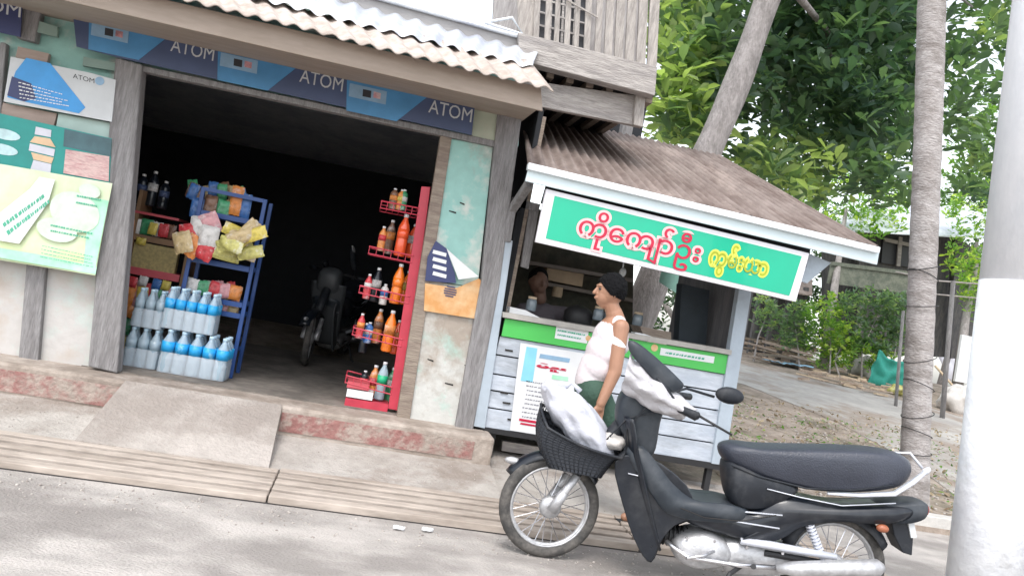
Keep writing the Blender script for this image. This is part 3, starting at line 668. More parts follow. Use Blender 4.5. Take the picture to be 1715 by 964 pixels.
def dens(pts, k=4):                                               # smooth closed outline through points
    out = []; n = len(pts)
    for i in range(n):
        p0, p1, p2, p3 = [Vector(pts[(i+j-1) % n]) for j in range(4)]
        for s in range(k):
            t = s/k; v = .5*((2*p1)+(p2-p0)*t+(2*p0-5*p1+4*p2-p3)*t*t+(3*p1-p0-3*p2+p3)*t**3); out.append((v.x, v.y))
    return out
def wheel(parent, cpx, R, steer=0.0, w=.055):
    c = cpx; ax = (Matrix.Rotation(steer, 3, 'Z') @ blat); fwd = Vector((0, 0, 1)).cross(ax)
    def circ(r, n=40, o=0): return [c + (Vector((0, 0, 1))*math.cos(2*math.pi*i/n)+fwd*math.sin(2*math.pi*i/n))*r + ax*o for i in range(n)]
    wh = MB().tube(circ(R-.033), .034, 10, True).build('tyre', M['tyre'], parent, smooth=True)
    rm = MB(); rm.tube(circ(R-.066), .014, 8, True, fax=ax); rm.tube(circ(R-.064, 40, .018), .007, 6, True); rm.tube(circ(R-.064, 40, -.018), .007, 6, True)
    rm.build('rim', M['alu'], wh, smooth=True)
    sp_ = MB(); n = 28
    for i in range(n):
        a_ = 2*math.pi*i/n; b_ = a_ + (.5 if i % 2 else -.5); sgn = 1 if i % 4 < 2 else -1
        e1 = c+(Vector((0, 0, 1))*math.cos(a_)+fwd*math.sin(a_))*(R-.07); e0 = c+(Vector((0, 0, 1))*math.cos(b_)+fwd*math.sin(b_))*.04+ax*sgn*.025
        sp_.tube([e0, e1], .0022, 4)
    sp_.build('spokes', M['chrome'], wh)
    MB().lathe(c-ax*.05, [(.015, 0), (.05, .006), (.062, .02), (.062, .04), (.03, .05), (.03, .07), (.05, .08), (.02, .095)], 22, ax).build('hub', M['alu'], wh, smooth=True)
    return wh, ax, fwd
RW = .285
def up_(v, z): return Vector((v.x, v.y, z))
FWC, RWC = up_(fcp, RW), up_(rcp, RW)
FWC = bk(920, 846); FWC.z = RW
RWC = bk(1392, 944); RWC.z = RW
STEER = rad(12)
fwh, fax_, ffw = wheel(mc, FWC, RW, STEER)
rwh, rax_, rfw = wheel(mc, RWC, RW, 0)
def bt_(pts, r, n=8, off=0.0): return MB().tube([bk(x, y, off) for x, y in pts], r, n)
# fork, fenders
for s in (-1, 1):
    MB().tube([FWC+fax_*.065*s, bk(962, 790)+fax_*.065*s], [.02, .024]).tube([FWC+fax_*.065*s+Vector((0, 0, -.01)), FWC.lerp(bk(962, 790), .5)+fax_*.065*s], [.031, .028]).build('fork_leg', M['alu'], mc, smooth=True)
def arcfend(c, fwd, ax, R, a0, a1, w, name, mt, drop=.03, k=18):
    def f(u, v):
        a_ = lerp(a0, a1, u); t = (v-.5)*2
        r = R - drop*t*t*1.2
        return c + (Vector((0, 0, 1))*math.cos(a_) + fwd*math.sin(a_))*r + ax*(w*t)
    return MB().grid(f, k, 6).build(name, mt, mc, smooth=True, thick=.005)
sgf = 1 if ffw.dot(-bdir) > 0 else -1
arcfend(FWC, -bdir, fax_, RW+.025, rad(-50), rad(62), .06, 'front_fender', M['blackp'])
MB().ell(FWC+(-bdir*math.sin(rad(50))+Vector((0, 0, 1))*math.cos(rad(50)))*(RW+.035), (.05, .022, .022), 12, Matrix.Rotation(brz, 3, 'Z')).build('fender_tip', M['alu'], mc, smooth=True)
arcfend(RWC, bdir, rax_, RW+.035, rad(-75), rad(58), .075, 'rear_fender', M['blackm'], .05)
# front shield blade (lower pointed leg guard), inner shield and floor
for s in (-1, 1):
    o = .13*s
    MB().slab([bk(x, y, o) for x, y in dens([(1030, 772), (1085, 765), (1150, 812), (1162, 862), (1130, 880), (1108, 905), (1090, 940), (1068, 915), (1046, 855)], 3)], blat*.02*-s).build('leg_guard', M['blackp'], mc, bevel=.006)
gh_ = MB()
def shield(u, v):
    a_ = Vector((1036, 690)).lerp(Vector((1052, 800)), v) if v < .5 else Vector((1044, 745)).lerp(Vector((1082, 905)), (v-.5)*2)
    t = (u-.5)*2; p = bk(a_.x, a_.y, 0); return p + blat*(.19*t*(1-.5*max(0, v-.4))) + bdir*(.06*t*t)
MB().grid(shield, 10, 14).build('front_shield', M['blackp'], mc, smooth=True, thick=.012)
soft(dens([(1040, 742), (1066, 735), (1092, 765), (1120, 800), (1158, 828), (1215, 836), (1250, 848), (1235, 868), (1170, 866), (1110, 852), (1078, 815), (1052, 775)], 4), .3, 8, .86).build('leg_shield', M['greyp'], mc, smooth=True)
soft(dens([(1215, 765), (1280, 790), (1330, 808), (1318, 826), (1270, 846), (1225, 842), (1210, 805)], 4), .25, 8, .8).build('under_seat_panel', M['blackm'], mc, smooth=True)
bp_ = soft(dens([(1130, 832), (1235, 850), (1300, 822), (1400, 838), (1500, 838), (1528, 848), (1500, 866), (1400, 862), (1330, 872), (1296, 892), (1262, 902), (1200, 888), (1140, 866)], 4), .27, 8, .8)
bp_.build('side_fairing', M['blackp'], mc, smooth=True)
for pts, r, n_ in (([(1052, 792), (1086, 800)], .006, 'shield_stripe'), ([(1285, 818), (1340, 832), (1410, 846), (1500, 842)], .006, 'side_stripe'), ([(1180, 862), (1230, 872), (1305, 884)], .009, 'side_stripe'), ([(1150, 842), (1200, 852), (1310, 862)], .009, 'side_stripe')):
    MB().tube([bk(x, y, -.134) for x, y in pts], r, 6, flat=.5).build(n_, M['rail'], mc, smooth=True)
# engine
e_ = soft(dens([(1122, 898), (1145, 884), (1180, 882), (1212, 896), (1222, 922), (1205, 940), (1160, 944), (1128, 928)], 4), .26, 8, .72)
e_.build('engine_cover', M['alu'], mc, smooth=True)
soft(dens([(1200, 896), (1280, 905), (1345, 915), (1340, 950), (1250, 955), (1205, 944)], 4), .2, 6, .85).build('crankcase', M['alu'], mc, smooth=True)
cy_ = MB()
for k in range(6): cy_.lathe(bk(1148-k*7, 900-k*1.6, 0), [(.062, 0), (.062, .006)], 16, bk(1100, 890)-bk(1148, 900))
cy_.lathe(bk(1150, 900, 0), [(.045, 0), (.045, .14)], 14, bk(1100, 890)-bk(1150, 900))
cy_.build('cylinder_fins', M['metaldark'], mc)
MB().tube([bk(1115, 905, -.1), bk(1150, 932, -.14), bk(1230, 945, -.15), bk(1300, 950, -.16)], .014).build('exhaust_pipe', M['chrome'], mc, smooth=True)
MB().tube([bk(1300, 950, -.17), bk(1330, 952, -.18), bk(1470, 950, -.2), bk(1480, 949, -.2)], [.02, .04, .045, .02], 16).build('muffler', M['alu'], mc, smooth=True)
MB().tube([bk(1240, 905, -.13), bk(1290, 912, -.14), bk(1400, 932, -.13)], [.018, .022, .018], 8).build('chain_guard', M['rail'], mc, smooth=True)
MB().tube([bk(1280, 925, -.1), bk(1392, 944, -.1)], .018).tube([bk(1280, 925, .1), bk(1392, 944, .1)], .018).build('swing_arm', M['metaldark'], mc)
for s in (-1, 1):
    sh = MB(); a_, b_ = bk(1350, 862, .11*s), bk(1378, 936, .11*s); sh.tube([a_, b_], .012)
    for k in range(9): sh.lathe(a_.lerp(b_, .15+k*.075), [(.024, 0), (.024, .008)], 12, b_-a_)
    sh.build('shock_absorber', M['rail'], mc)
MB().tube([bk(1262, 948, -.3), bk(1262, 948, .3)], .014).build('foot_peg', M['metaldark'], mc)
MB().tube([bk(1240, 948, -.12), bk(1222, 960, -.2), bk(1196, 1006, -.27)], .012).tube([bk(1196, 1006, -.27), bk(1180, 1008, -.3)], .014).build('side_stand', M['metaldark'], mc)
# seat
SE = dens([(1203, 744), (1222, 738), (1262, 742), (1330, 744), (1420, 746), (1485, 752), (1518, 768), (1520, 792), (1496, 812), (1430, 820), (1350, 816), (1270, 796), (1222, 776), (1206, 762)], 4)
soft(SE, .27, 12, .72).build('seat', M['seat'], mc, smooth=True)
sp2 = MB().tube([bk(x, y, -.125) for x, y in [(1225, 778), (1270, 797), (1350, 817), (1430, 820), (1495, 812)]], .006, 6)
sp2.build('seat_seam', M['blackm'], mc, smooth=True)
# grab rail
GR = [(1386, 826), (1440, 829), (1498, 827), (1528, 808), (1549, 790)]
for s in (-1, 1):
    MB().tube([bk(x, y-(2 if s > 0 else 0), .15*s) if i < 4 else bk(x, y, .09*s) for i, (x, y) in enumerate(GR)], [.008, .014, .017, .017, .016], 8, flat=.7).build('grab_rail', M['rail'], mc, smooth=True)
MB().tube([bk(1549, 790, -.09), bk(1554, 786, 0), bk(1549, 790, .09)], .016, 8).build('rail_bow', M['rail'], mc, smooth=True)
MB().tube([bk(1545, 784, .1), bk(1524, 758, .14), bk(1485, 757, .15)], [.014, .014, .008], 8, flat=.6).build('rail_bow', M['rail'], mc, smooth=True)
# tail
soft(dens([(1462, 838), (1515, 834), (1545, 838), (1540, 862), (1500, 872), (1466, 862)], 4), .2, 6, .8).build('tail_cowl', M['greyp'], mc, smooth=True)
soft(dens([(1522, 838), (1546, 840), (1543, 858), (1520, 862)], 4), .15, 6, .8).build('tail_light', M['redlens'], mc, smooth=True)
MB().ell(bk(1478, 884, -.13), (.034, .024, .022), 12, Matrix.Rotation(brz, 3, 'Z')).build('indicator', M['amber'], mc, smooth=True)
MB().tube([bk(1478, 884, -.13), bk(1478, 878, 0)], .008).build('indicator_stalk', M['blackm'], mc)
MB().slab([bk(x, y, -.07) for x, y in [(1492, 866), (1514, 866), (1530, 900), (1528, 930), (1512, 925), (1498, 896)]], blat*.14).build('mud_flap', M['blackm'], mc, bevel=.006)
MB().slab([bk(x, y, -.08) for x, y in [(1520, 868), (1530, 868), (1536, 900), (1526, 900)]], blat*.16).build('number_plate', M['offw'], mc)
# steering column, handlebar, mirrors
MB().tube([bk(962, 790), bk(1012, 742), bk(1062, 690)], [.04, .045, .05], 12).build('steering_column', M['blackm'], mc, smooth=True)
soft(dens([(1040, 655), (1078, 645), (1112, 668), (1104, 705), (1092, 760), (1060, 770), (1046, 735), (1030, 700)], 4), .24, 8, .72).build('headlight_cowl', M['greyp'], mc, smooth=True)
MB().lathe(bk(1040, 690, 0), [(.05, .0), (.075, .02), (.07, .05)], 18, bk(1090, 700)-bk(1040, 690)).build('headlight', M['glass'], mc, smooth=True)
hb = MB().tube([bk(1165, 700, -.31), bk(1120, 676, -.17), bk(1086, 664, 0), bk(1115, 656, .17), bk(1150, 664, .31)], .014, 8); hb.build('handlebar', M['metaldark'], mc, smooth=True)
MB().tube([bk(1138, 684, -.24), bk(1168, 696, -.34)], .021, 10).build('grip', M['blackm'], mc, smooth=True)
MB().tube([bk(1135, 661, .24), bk(1155, 664, .34)], .021, 10).build('grip', M['blackm'], mc, smooth=True)
MB().tube([bk(1150, 684, -.22), bk(1178, 700, -.32), bk(1226, 728, -.36)], [.008, .007, .006], 6).build('brake_lever', M['metaldark'], mc, smooth=True)
# near mirror: long grey housing
ms = MB().tube([bk(1138, 684, -.2), bk(1118, 652, -.22), bk(1100, 632, -.22)], .009, 8); ms.build('mirror_stalk', M['blackm'], mc, smooth=True)
MH = dens([(1046, 568), (1062, 572), (1092, 596), (1124, 626), (1134, 640), (1118, 650), (1096, 640), (1066, 608), (1048, 586)], 4)
mh = soft(MH, .05, 6, .7, None)
mh.v = [tuple(Vector(v)+blat*-.2) for v in mh.v]; mh.build('mirror_housing', M['greyp'], mc, smooth=True)
mg = MB().slab([bk(x, y, -.24) for x, y in dens([(1000, 553), (1022, 560), (1040, 570), (1048, 582), (1030, 577), (1012, 566)], 3)], blat*.008); mg.build('mirror_glass', M['white'], mc)  # flat white stands for the highlight on the mirror
fm = MB().tube([bk(1100, 664, .05), bk(1150, 650, .2), bk(1196, 664, .24)], .008, 8); fm.build('mirror_stalk', M['blackm'], mc, smooth=True)
MB().ell(bk(1222, 662, .24), (.085, .035, .05), 16, Matrix.Rotation(brz, 3, 'Z')).build('mirror_housing', M['blackm'], mc, smooth=True)
# basket
bc = [(912, 668), (968, 650), (1046, 690), (1040, 752), (1000, 792), (930, 790), (912, 740)]
def bask(u, v, inn=0.0):
    a_ = 2*math.pi*u; k = lerp(.62, 1, v**.8)-inn
    c = bk(974, 742-v*28) ; ax_ = bk(1044, 726)-bk(906, 690)
    e1 = ax_/2; z_ = Vector((0, 0, 1))
    ca, sa = math.cos(a_), math.sin(a_); sq = 1/max(abs(ca), abs(sa))**.55
    return c + e1*k*ca*sq*.86 + blat*(.17*k*sa*sq) + z_*(-.04 + .15*(v)) + z_*(-.02*ca)
def bask2(u, v): 
    top = [(906, 676), (1052, 736)]; bot = [(918, 782), (1006, 800)]
    a_ = 2*math.pi*u; ca, sa = math.cos(a_), math.sin(a_); q = max(abs(ca), abs(sa))**.5; ca /= q; sa /= q
    L_ = Vector(bot[0]).lerp(Vector(top[0]), v); R_ = Vector(bot[1]).lerp(Vector(top[1]), v)
    L_.x -= 14*math.sin(v*math.pi); L_.y -= 0
    t = (ca+1)/2; p = L_.lerp(R_, t); p.y += 42*v*v*max(0, -sa); return bk(p.x, p.y, .19*sa*lerp(.75, 1, v))
nb = 44
bs = MB()
for i in range(nb): bs.tube([bask2(i/nb, j_/6) for j_ in range(7)], .0035, 5)
for j_ in range(13): bs.tube([bask2(i/40, j_/12) for i in range(40)], .0035 if j_ < 12 else .009, 5, True)
bsk = bs.build('basket', M['blackm'], mc, smooth=True)
MB().grid(lambda u, v: bask2(u, v*.93)-Vector((0, 0, 0)), 40, 8).build('basket_liner', mat('grey mesh liner', (.035, .04, .05), .7, .2, 20), bsk, smooth=True)
MB().add([bask2(i/40, 0) for i in range(40)], [list(range(40))]).build('basket_base', M['blackm'], bsk)
# bag in the basket
def bagf(u, v):
    a_ = 2*math.pi*u; t = math.pi*v
    r = math.sin(t)**.7; ca, sa = math.cos(a_), math.sin(a_)
    p = Vector((968, 706)); axl = Vector((-26, -60)); axs = Vector((52, 22))
    q = p + axl*math.cos(t) + axs*(r*ca); w = bk(q.x, q.y, -.02+.15*r*sa)
    n_ = noise.noise(Vector((ca*r*2.2, sa*r*2.2, math.cos(t)*2.2+5))); n2 = noise.noise(Vector((ca*6*r, sa*6*r, math.cos(t)*3)))
    return w + (w-bk(p.x, p.y, -.02)).normalized()*(.03*n_+.014*n2)
bag = MB().grid(bagf, 48, 30).tube([bk(936, 655, -.05), bk(925, 640, -.04), bk(912, 655, -.06)], [.014, .01, .016], 8).tube([bk(940, 652, .0), bk(958, 640, -.02), bk(972, 655, -.02)], [.02, .01, .016], 8)
tag(bag.build('plastic_bag', M['bag'], smooth=True), 'full white plastic bag stuffed in the motorcycle basket', 'bag')
tag(MB().ell(bk(1026, 738, -.06), (.075, .06, .045), 16, Matrix.Rotation(brz, 3, 'Z'), .4, 4).build('wrapped_parcel', M['sack'], smooth=True), 'small pale crumpled parcel at the rear edge of the basket', 'parcel')
# white cloth over the bar
def clothf(u, v):
    TL, TR, BR, BL = Vector((1056, 592)), Vector((1168, 686)), Vector((1140, 702)), Vector((1040, 652))
    p = TL.lerp(TR, u).lerp(BL.lerp(BR, u), v)
    bul = math.sin(math.pi*v)
    w = bk(p.x + 16*math.sin(u*3.0)*(.5-v)*-.5, p.y + 12*math.sin(math.pi*u)*(v-.2), -.17-.09*bul)
    return w + blat*(.035*noise.noise(Vector((u*6, v*4, 2)))+.014*math.sin(v*17+u*4)) + Vector((0, 0, .03*noise.noise(Vector((u*7, v*5, 9)))*(1-u*.5)))
tag(MB().grid(clothf, 40, 18).build('white_cloth', M['cloth'], smooth=True, thick=.006), 'crumpled white cloth draped over the motorcycle handlebar', 'cloth')

# ------------------------------------------------------------------ people
def remesh(o, vox, sm=6):
    q = o.modifiers.new('r', 'REMESH'); q.mode = 'VOXEL'; q.voxel_size = vox; q.use_smooth_shade = True
    q = o.modifiers.new('s', 'SMOOTH'); q.factor = .5; q.iterations = sm
    return o
pY = -.98
ps = empty('person', P(1000, 880, pY), 'young person in white sleeveless vest and dark green shorts standing behind the motorcycle looking left', 'person')
def pp(px, py, o=0.0): return P(px, py, pY+o)
sc_ = (pp(1100, 600)-pp(1000, 600)).length/100   # metres per photo pixel here
R_ = lambda n: n*sc_
bd = MB()
hd = pp(1021, 489)
tilt = Matrix.Rotation(rad(4), 3, 'Y')
bd.ell(hd+Vector((.008, 0, .012)), (.095, .078, .104), 22, tilt)                 # skull
bd.ell(hd+Vector((-.035, 0, -.035)), (.055, .056, .07), 18, tilt)          # face and jaw
bd.cap(hd+Vector((-.055, 0, -.078)), hd+Vector((-.03, 0, -.085)), .026, .034)  # chin
bd.cap(hd+Vector((-.088, 0, .018)), hd+Vector((-.106, 0, -.022)), .008, .014, 10)   # nose
bd.ell(hd+Vector((-.088, 0, -.053)), (.014, .024, .012), 12)                    # lips
bd.ell(hd+Vector((-.082, 0, .03)), (.014, .05, .012), 12)                    # brow
for s in (-1, 1): bd.ell(hd+Vector((.012, .073*s, -.008)), (.02, .01, .03), 12)
nk = pp(1030, 518)
bd.cap(hd+Vector((.015, 0, -.06)), nk+Vector((0, 0, -.03)), .05, .056)
sh_n, sh_f = pp(1040, 548, -.13), pp(1028, 542, .15)
ch = pp(1022, 565); wa = pp(1000, 615); pv = pp(992, 650)
bd.cap(sh_n, sh_f, .052, .052); bd.cap(nk+Vector((0, 0, -.03)), (sh_n+sh_f)/2, .06, .07)
bd.ell(ch, (.105, .15, .15), 18); bd.cap(ch, wa, .105, .09, 16); bd.ell(wa, (.095, .125, .12), 18); bd.ell(pv, (.11, .145, .11), 18)
el, wr = pp(1030, 622, -.17), pp(1006, 676, -.2)
bd.cap(sh_n, el, .056, .045); bd.cap(el, wr, .045, .031)
el2, wr2 = pp(1000, 600, .2), pp(975, 645, .14)
bd.cap(sh_f, el2, .044, .036); bd.cap(el2, wr2, .036, .026)
def hand(w, d, side, k=1.0):
    d = d.normalized(); sd_ = side.normalized(); nrm = d.cross(sd_)
    pc = w + d*.045*k
    bd.cap(w, w+d*.03*k, .024*k, .026*k); 
    for i, (L, r) in enumerate(((.068, .0085), (.078, .0088), (.072, .0085), (.056, .0075))):
        o_ = sd_*((i-1.5)*.0205*k); b0_ = w + d*.075*k + o_; bd.cap(w+d*.02*k+o_*.7, b0_, .014*k, .0125*k, 8)
        m_ = b0_ + (d*.9+nrm*.35)*L*.5*k; e__ = m_ + (d*.55+nrm*.8)*L*.5*k
        bd.cap(b0_, m_, r*1.1*k, r*k, 8); bd.cap(m_, e__, r*k, r*.85*k, 8)
    t0 = w + d*.025*k - sd_*.03*k; t1 = t0 + (d*.6-sd_*.6+nrm*.3)*.04*k; t2 = t1 + (d*.85+nrm*.4)*.03*k
    bd.cap(w+d*.01*k, t0, .014*k, .013*k, 8); bd.cap(t0, t1, .012*k, .0105*k, 8); bd.cap(t1, t2, .0105*k, .009*k, 8)
hand(wr, pp(998, 705, -.2)-wr, Vector((1, .2, .2)))
hand(wr2, pp(962, 665, .1)-wr2, Vector((.6, 1, 0)))
kn1, an1 = pp(1040, 752, -.06), pp(1080, 848, -.07); kn2, an2 = pp(1045, 745, .1), pp(1092, 836, .12)
an1.z = an2.z = .16
for hp, kn, an in ((pv+Vector((.0, -.08, -.02)), kn1, an1), (pv+Vector((0, .08, -.02)), kn2, an2)):
    bd.cap(hp, kn, .085, .055); bd.cap(kn, an, .052, .034); bd.cap(an+Vector((.03, 0, -.06)), an+Vector((-.13, 0, -.075)), .036, .028)
remesh(bd.build('body', M['skin'], ps, smooth=True), .0055, 4)
ey = MB()
for s in (-1, 1): ey.ell(hd+Vector((-.079, .028*s, .008)), (.01, .012, .008), 10)
split(ey, 'eye', M['black'], ps, smooth=True)
hr = MB(); 
def hairf(u, v):
    t = v*rad(112); a_ = u*2*math.pi
    d = Vector((math.sin(t)*math.cos(a_), math.sin(t)*math.sin(a_), math.cos(t)))
    front = max(0, -d.x); t2 = v*rad(118-48*front**1.5)
    d = Vector((math.sin(t2)*math.cos(a_), math.sin(t2)*math.sin(a_), math.cos(t2)))
    n_ = 1+.12*noise.noise(d*5)+.1*noise.noise(d*14)
    return hd+Vector((.014, 0, .02))+ tilt @ Vector((d.x*.101*n_, d.y*.084*n_, d.z*.112*n_))
hr.grid(hairf, 40, 16); hr.build('hair', M['hair'], ps, smooth=True, thick=.008)
vt = MB()
vt.ell(ch+Vector((0, 0, -.015)), (.12, .168, .15), 24); vt.ell(ch.lerp(wa, .5), (.122, .162, .14), 24); vt.ell(wa, (.118, .155, .13), 24); vt.cap(wa, wa+Vector((-.01, 0, -.09)), .122, .126, 20)
for s_, q in ((-1, sh_n), (1, sh_f)):
    m_ = q.lerp((sh_n+sh_f)/2, .42); vt.cap(m_+Vector((-.085, 0, -.13)), m_+Vector((-.01, 0, .03)), .045, .046); vt.cap(m_+Vector((.04, 0, -.13)), m_+Vector((-.005, 0, .03)), .055, .046)
remesh(vt.build('vest', M['vest'], ps, smooth=True), .007, 14)
so = MB().ell(pv, (.122, .16, .12), 20)
for sgn, kn in ((-1, kn1), (1, kn2)):
    hp = pv+Vector((0, .08*sgn, -.02)); so.cap(hp, hp.lerp(kn, .8), .1, .088, 16)
remesh(so.build('shorts', M['green'], ps, smooth=True), .008, 4)
so = MB()
for an in (an1, an2): so.box(an+Vector((-.05, 0, -.11)), (.25, .085, .02))
split(so, 'slipper', M['blackm'], ps, bevel=.008)
# vendor seated in the stall
vn = empty('person', P(905, 560, .75), 'dim seated person in a dusky purple shirt inside the stall behind the counter', 'person')
bd = MB(); vp = lambda x, y, o=0: P(x, y, .8+o)
vh = vp(902, 472)
bd.ell(vh, (.085, .08, .11), 20); bd.ell(vh+Vector((.02, -.05, -.04)), (.05, .045, .06), 14); bd.cap(vh+Vector((.02, -.09, .01)), vh+Vector((.022, -.105, -.025)), .01, .014, 8)
for s in (-1, 1): bd.ell(vh+Vector((.085*s, 0, -.01)), (.012, .02, .03), 10)
bd.cap(vh, vp(905, 500), .055, .058); vs1, vs2 = vp(875, 520), vp(945, 526)
bd.cap(vs1, vs2, .06, .06); bd.ell(vp(908, 545), (.16, .11, .2), 18); bd.ell(vp(905, 590), (.17, .14, .14), 16)
ve, vw = vp(975, 556, -.15), vp(935, 570, -.4); bd.cap(vs2, ve, .046, .038); bd.cap(ve, vw, .036, .026)
ve2, vw2 = vp(858, 560, -.12), vp(900, 566, -.4); bd.cap(vs1, ve2, .046, .038); bd.cap(ve2, vw2, .036, .026)
hand(vw, vp(915, 570, -.45)-vw, Vector((0, 0, 1))); hand(vw2, vp(920, 568, -.45)-vw2, Vector((0, 0, 1)))
for s in (-1, 1):
    hp = vp(905, 600)+Vector((.09*s, 0, 0)); kn = hp+Vector((.03*s, -.42, .02)); bd.cap(hp, kn, .08, .055); bd.cap(kn, kn+Vector((0, .02, -.38)), .05, .035)
remesh(bd.build('body', M['skind'], vn, smooth=True), .0075, 4)
hd2 = MB(); hd2.ell(vh+Vector((0, .03, .035)), (.096, .09, .1), 18, None, .1); hd2.build('hair', M['hair'], vn, smooth=True)
sh_ = MB().cap(vs1, vs2, .075, .075).ell(vp(908, 545), (.18, .13, .21), 18).ell(vp(905, 590), (.185, .15, .12), 16).cap(vs2, vs2.lerp(ve, .8), .062, .058).cap(vs1, vs1.lerp(ve2, .8), .062, .058)
remesh(sh_.build('shirt', M['shirt'], vn, smooth=True), .009, 4)
so = MB()
for s in (-1, 1):
    hp = vp(905, 600)+Vector((.09*s, 0, 0)); so.cap(hp, hp+Vector((.03*s, -.42, .02)), .095, .07)
remesh(so.build('trousers', M['shirt'], vn, smooth=True), .01, 3)
sb = P(905, 600, .8); st_ = MB().bx(sb.x-.2, sb.x+.2, .65, 1.0, sb.z-.14, sb.z-.1)
sto = empty('stool', (sb.x, .82, zb+.04), 'low wooden stool under the seated person in the stall', 'stool')
st_.build('seat', M['board'], sto)
for sx in (-1, 1):
    for sy in (.68, .97): MB().bx(sb.x+.17*sx-.02, sb.x+.17*sx+.02, sy-.02, sy+.02, zb+.04, sb.z-.14).build('leg', M['board'], sto)

# ------------------------------------------------------------------ shop goods
FL = .337
def packet(c, w, h, rot=0.0, d=.03, yaw=0.0, sd=0):
    R1 = Matrix.Rotation(yaw, 3, 'Z') @ Matrix.Rotation(rot, 3, 'Y')
    mb = MB()
    for s in (-1, 1):
        def f(u, v, s=s):
            a_, b_ = (u-.5)*2, (v-.5)*2; t = (1-a_**4)*(1-b_**4)
            wr = .12*noise.noise(Vector((a_*2+sd, b_*2, s)))
            return Vector(c)+R1 @ Vector((a_*w/2*(1-.08*abs(b_)**3), s*d/2*t+wr*.03, b_*h/2+.01*noise.noise(Vector((a_*3, sd, 2)))))
        mb.grid(f, 8, 8)
    return mb
def copy_tree(o, parent=None):
    c = o.copy(); COL.objects.link(c)
    if parent is not None: c.parent = parent
    for ch in [x for x in bpy.data.objects if x.parent == o]: copy_tree(ch, c)
    return c
def bottle_mb(h, r):
    if r > h*.15: return [(r*.85, 0), (r, h*.03), (r, h*.2), (r*.94, h*.22), (r, h*.24), (r, h*.42), (r*.94, h*.45), (r, h*.48), (r, h*.72), (r*.93, h*.78), (r*.66, h*.85), (r*.4, h*.88), (r*.38, h*.93)]
    return [(r*.9, 0), (r, h*.04), (r, h*.36), (r*.93, h*.42), (r, h*.48), (r, h*.66), (r*.8, h*.76), (r*.4, h*.88), (r*.38, h*.93)]
def bottle(pos, h, r, body, lab, capm, parent=None, name='bottle', lz=(.42, .64)):
    mb = MB().lathe(pos, bottle_mb(h, r), 16)
    o = mb.build(name, body, parent, smooth=True)
    MB().lathe(Vector(pos)+Vector((0, 0, h*lz[0])), [(r*1.02, 0), (r*1.03, h*(lz[1]-lz[0]))], 16).build('label', lab, o, smooth=True)
    MB().lathe(Vector(pos)+Vector((0, 0, h*.92)), [(r*.42, 0), (r*.43, h*.06), (r*.36, h*.075)], 12).build('cap', capm, o, smooth=True)
    return o
def pack(x0, x1, y0, z0, h, nx_, ny_, lab, label):
    r = (x1-x0)/nx_/2
    e = empty('water_pack', ((x0+x1)/2, y0+ny_*r, z0), label, 'water pack', 'shrink wrapped packs of drinking water')
    for i in range(nx_):
        for j in range(ny_):
            bottle((x0+r+2*r*i, y0+r+2*r*j, z0+.003), h, r*.95, M['water'], lab, M['cap'], e, lz=(.48, .72))
    def wf(u, v):
        a_ = 2*math.pi*u; ca, sa = math.cos(a_), math.sin(a_); q = max(abs(ca), abs(sa))**.8
        ins = 1.02-.12*max(0, v-.75)*4*.5
        k = 1+.02*noise.noise(Vector((ca*4, sa*4, v*5)))
        return Vector(((x0+x1)/2+(x1-x0)/2*ca/q*ins*k, y0+ny_*r+ny_*r*sa/q*ins*k, z0+.004+h*.47*v))
    MB().grid(wf, 40, 8).build('wrap', M['wrap'], e, smooth=True)
    return e
qa, qb = PZ(258, 622, FL), PZ(374, 640, FL); y_ = (qa.y+qb.y)/2
pack(qa.x, qb.x, y_, FL, .33, 5, 3, M['lblue'], 'lower pack of blue labelled water bottles, at the foot of the blue rack')
ua = P(262, 560, y_).x; ub = P(352, 575, y_).x
pack(ua, ub, y_+.02, FL+.335, .32, 5, 3, M['lblue'], 'upper pack of blue labelled water bottles, stacked on another pack')
qc, qd = PZ(207, 608, FL), PZ(257, 618, FL)
pack(qc.x, qa.x-.01, y_+.05, FL, .3, 3, 2, M['water'], 'clear water pack with no coloured label standing on the floor by the door post')
pack(qc.x+.01, qa.x-.03, y_+.06, FL+.305, .3, 3, 2, M['water'], 'clear water pack with no coloured label, topmost of the stack by the door post')
# blue snack rack
RY = .5
rk = empty('snack_rack', (P(352, 620, RY).x, RY+.17, FL), 'blue steel rack of snack packets inside the shop doorway', 'rack')
x0, x1 = P(304, 500, RY).x, P(412, 500, RY).x; ztop = P(425, 330, RY).z
for x in (x0, x1):
    for y in (RY, RY+.34): MB().bx(x-.016, x+.016, y-.016, y+.016, FL, ztop).build('post', M['bluer'], rk, bevel=.003)
zsh = [P(360, y, RY).z for y in (360, 441, 503, 522, 585)]
for z in zsh:
    s_ = MB().bx(x0+.018, x1-.018, RY-.012, RY+.012, z-.02, z+.02).bx(x0+.018, x1-.018, RY+.33, RY+.35, z-.02, z+.02)
    for k in range(14): yk = RY+.02+k*.023; s_.bx(x0+.01, x1-.01, yk, yk+.006, z-.004, z+.004)
    s_.build('shelf', M['bluer'], rk)
MB().bx(x0, x1, RY-.014, RY+.01, ztop-.03, ztop).build('top_rail', M['bluer'], rk)
def putp(px, py, Y, w, h, mt, label, rot=0.0, yaw=0.0, grp='snack packets in the shop', nm='snack_packet'):
    c = P(px, py, Y)
    return tag(packet(c, w, h, rot, .035, yaw, px*.37).build(nm, M[mt], smooth=True), label, 'packet', grp)
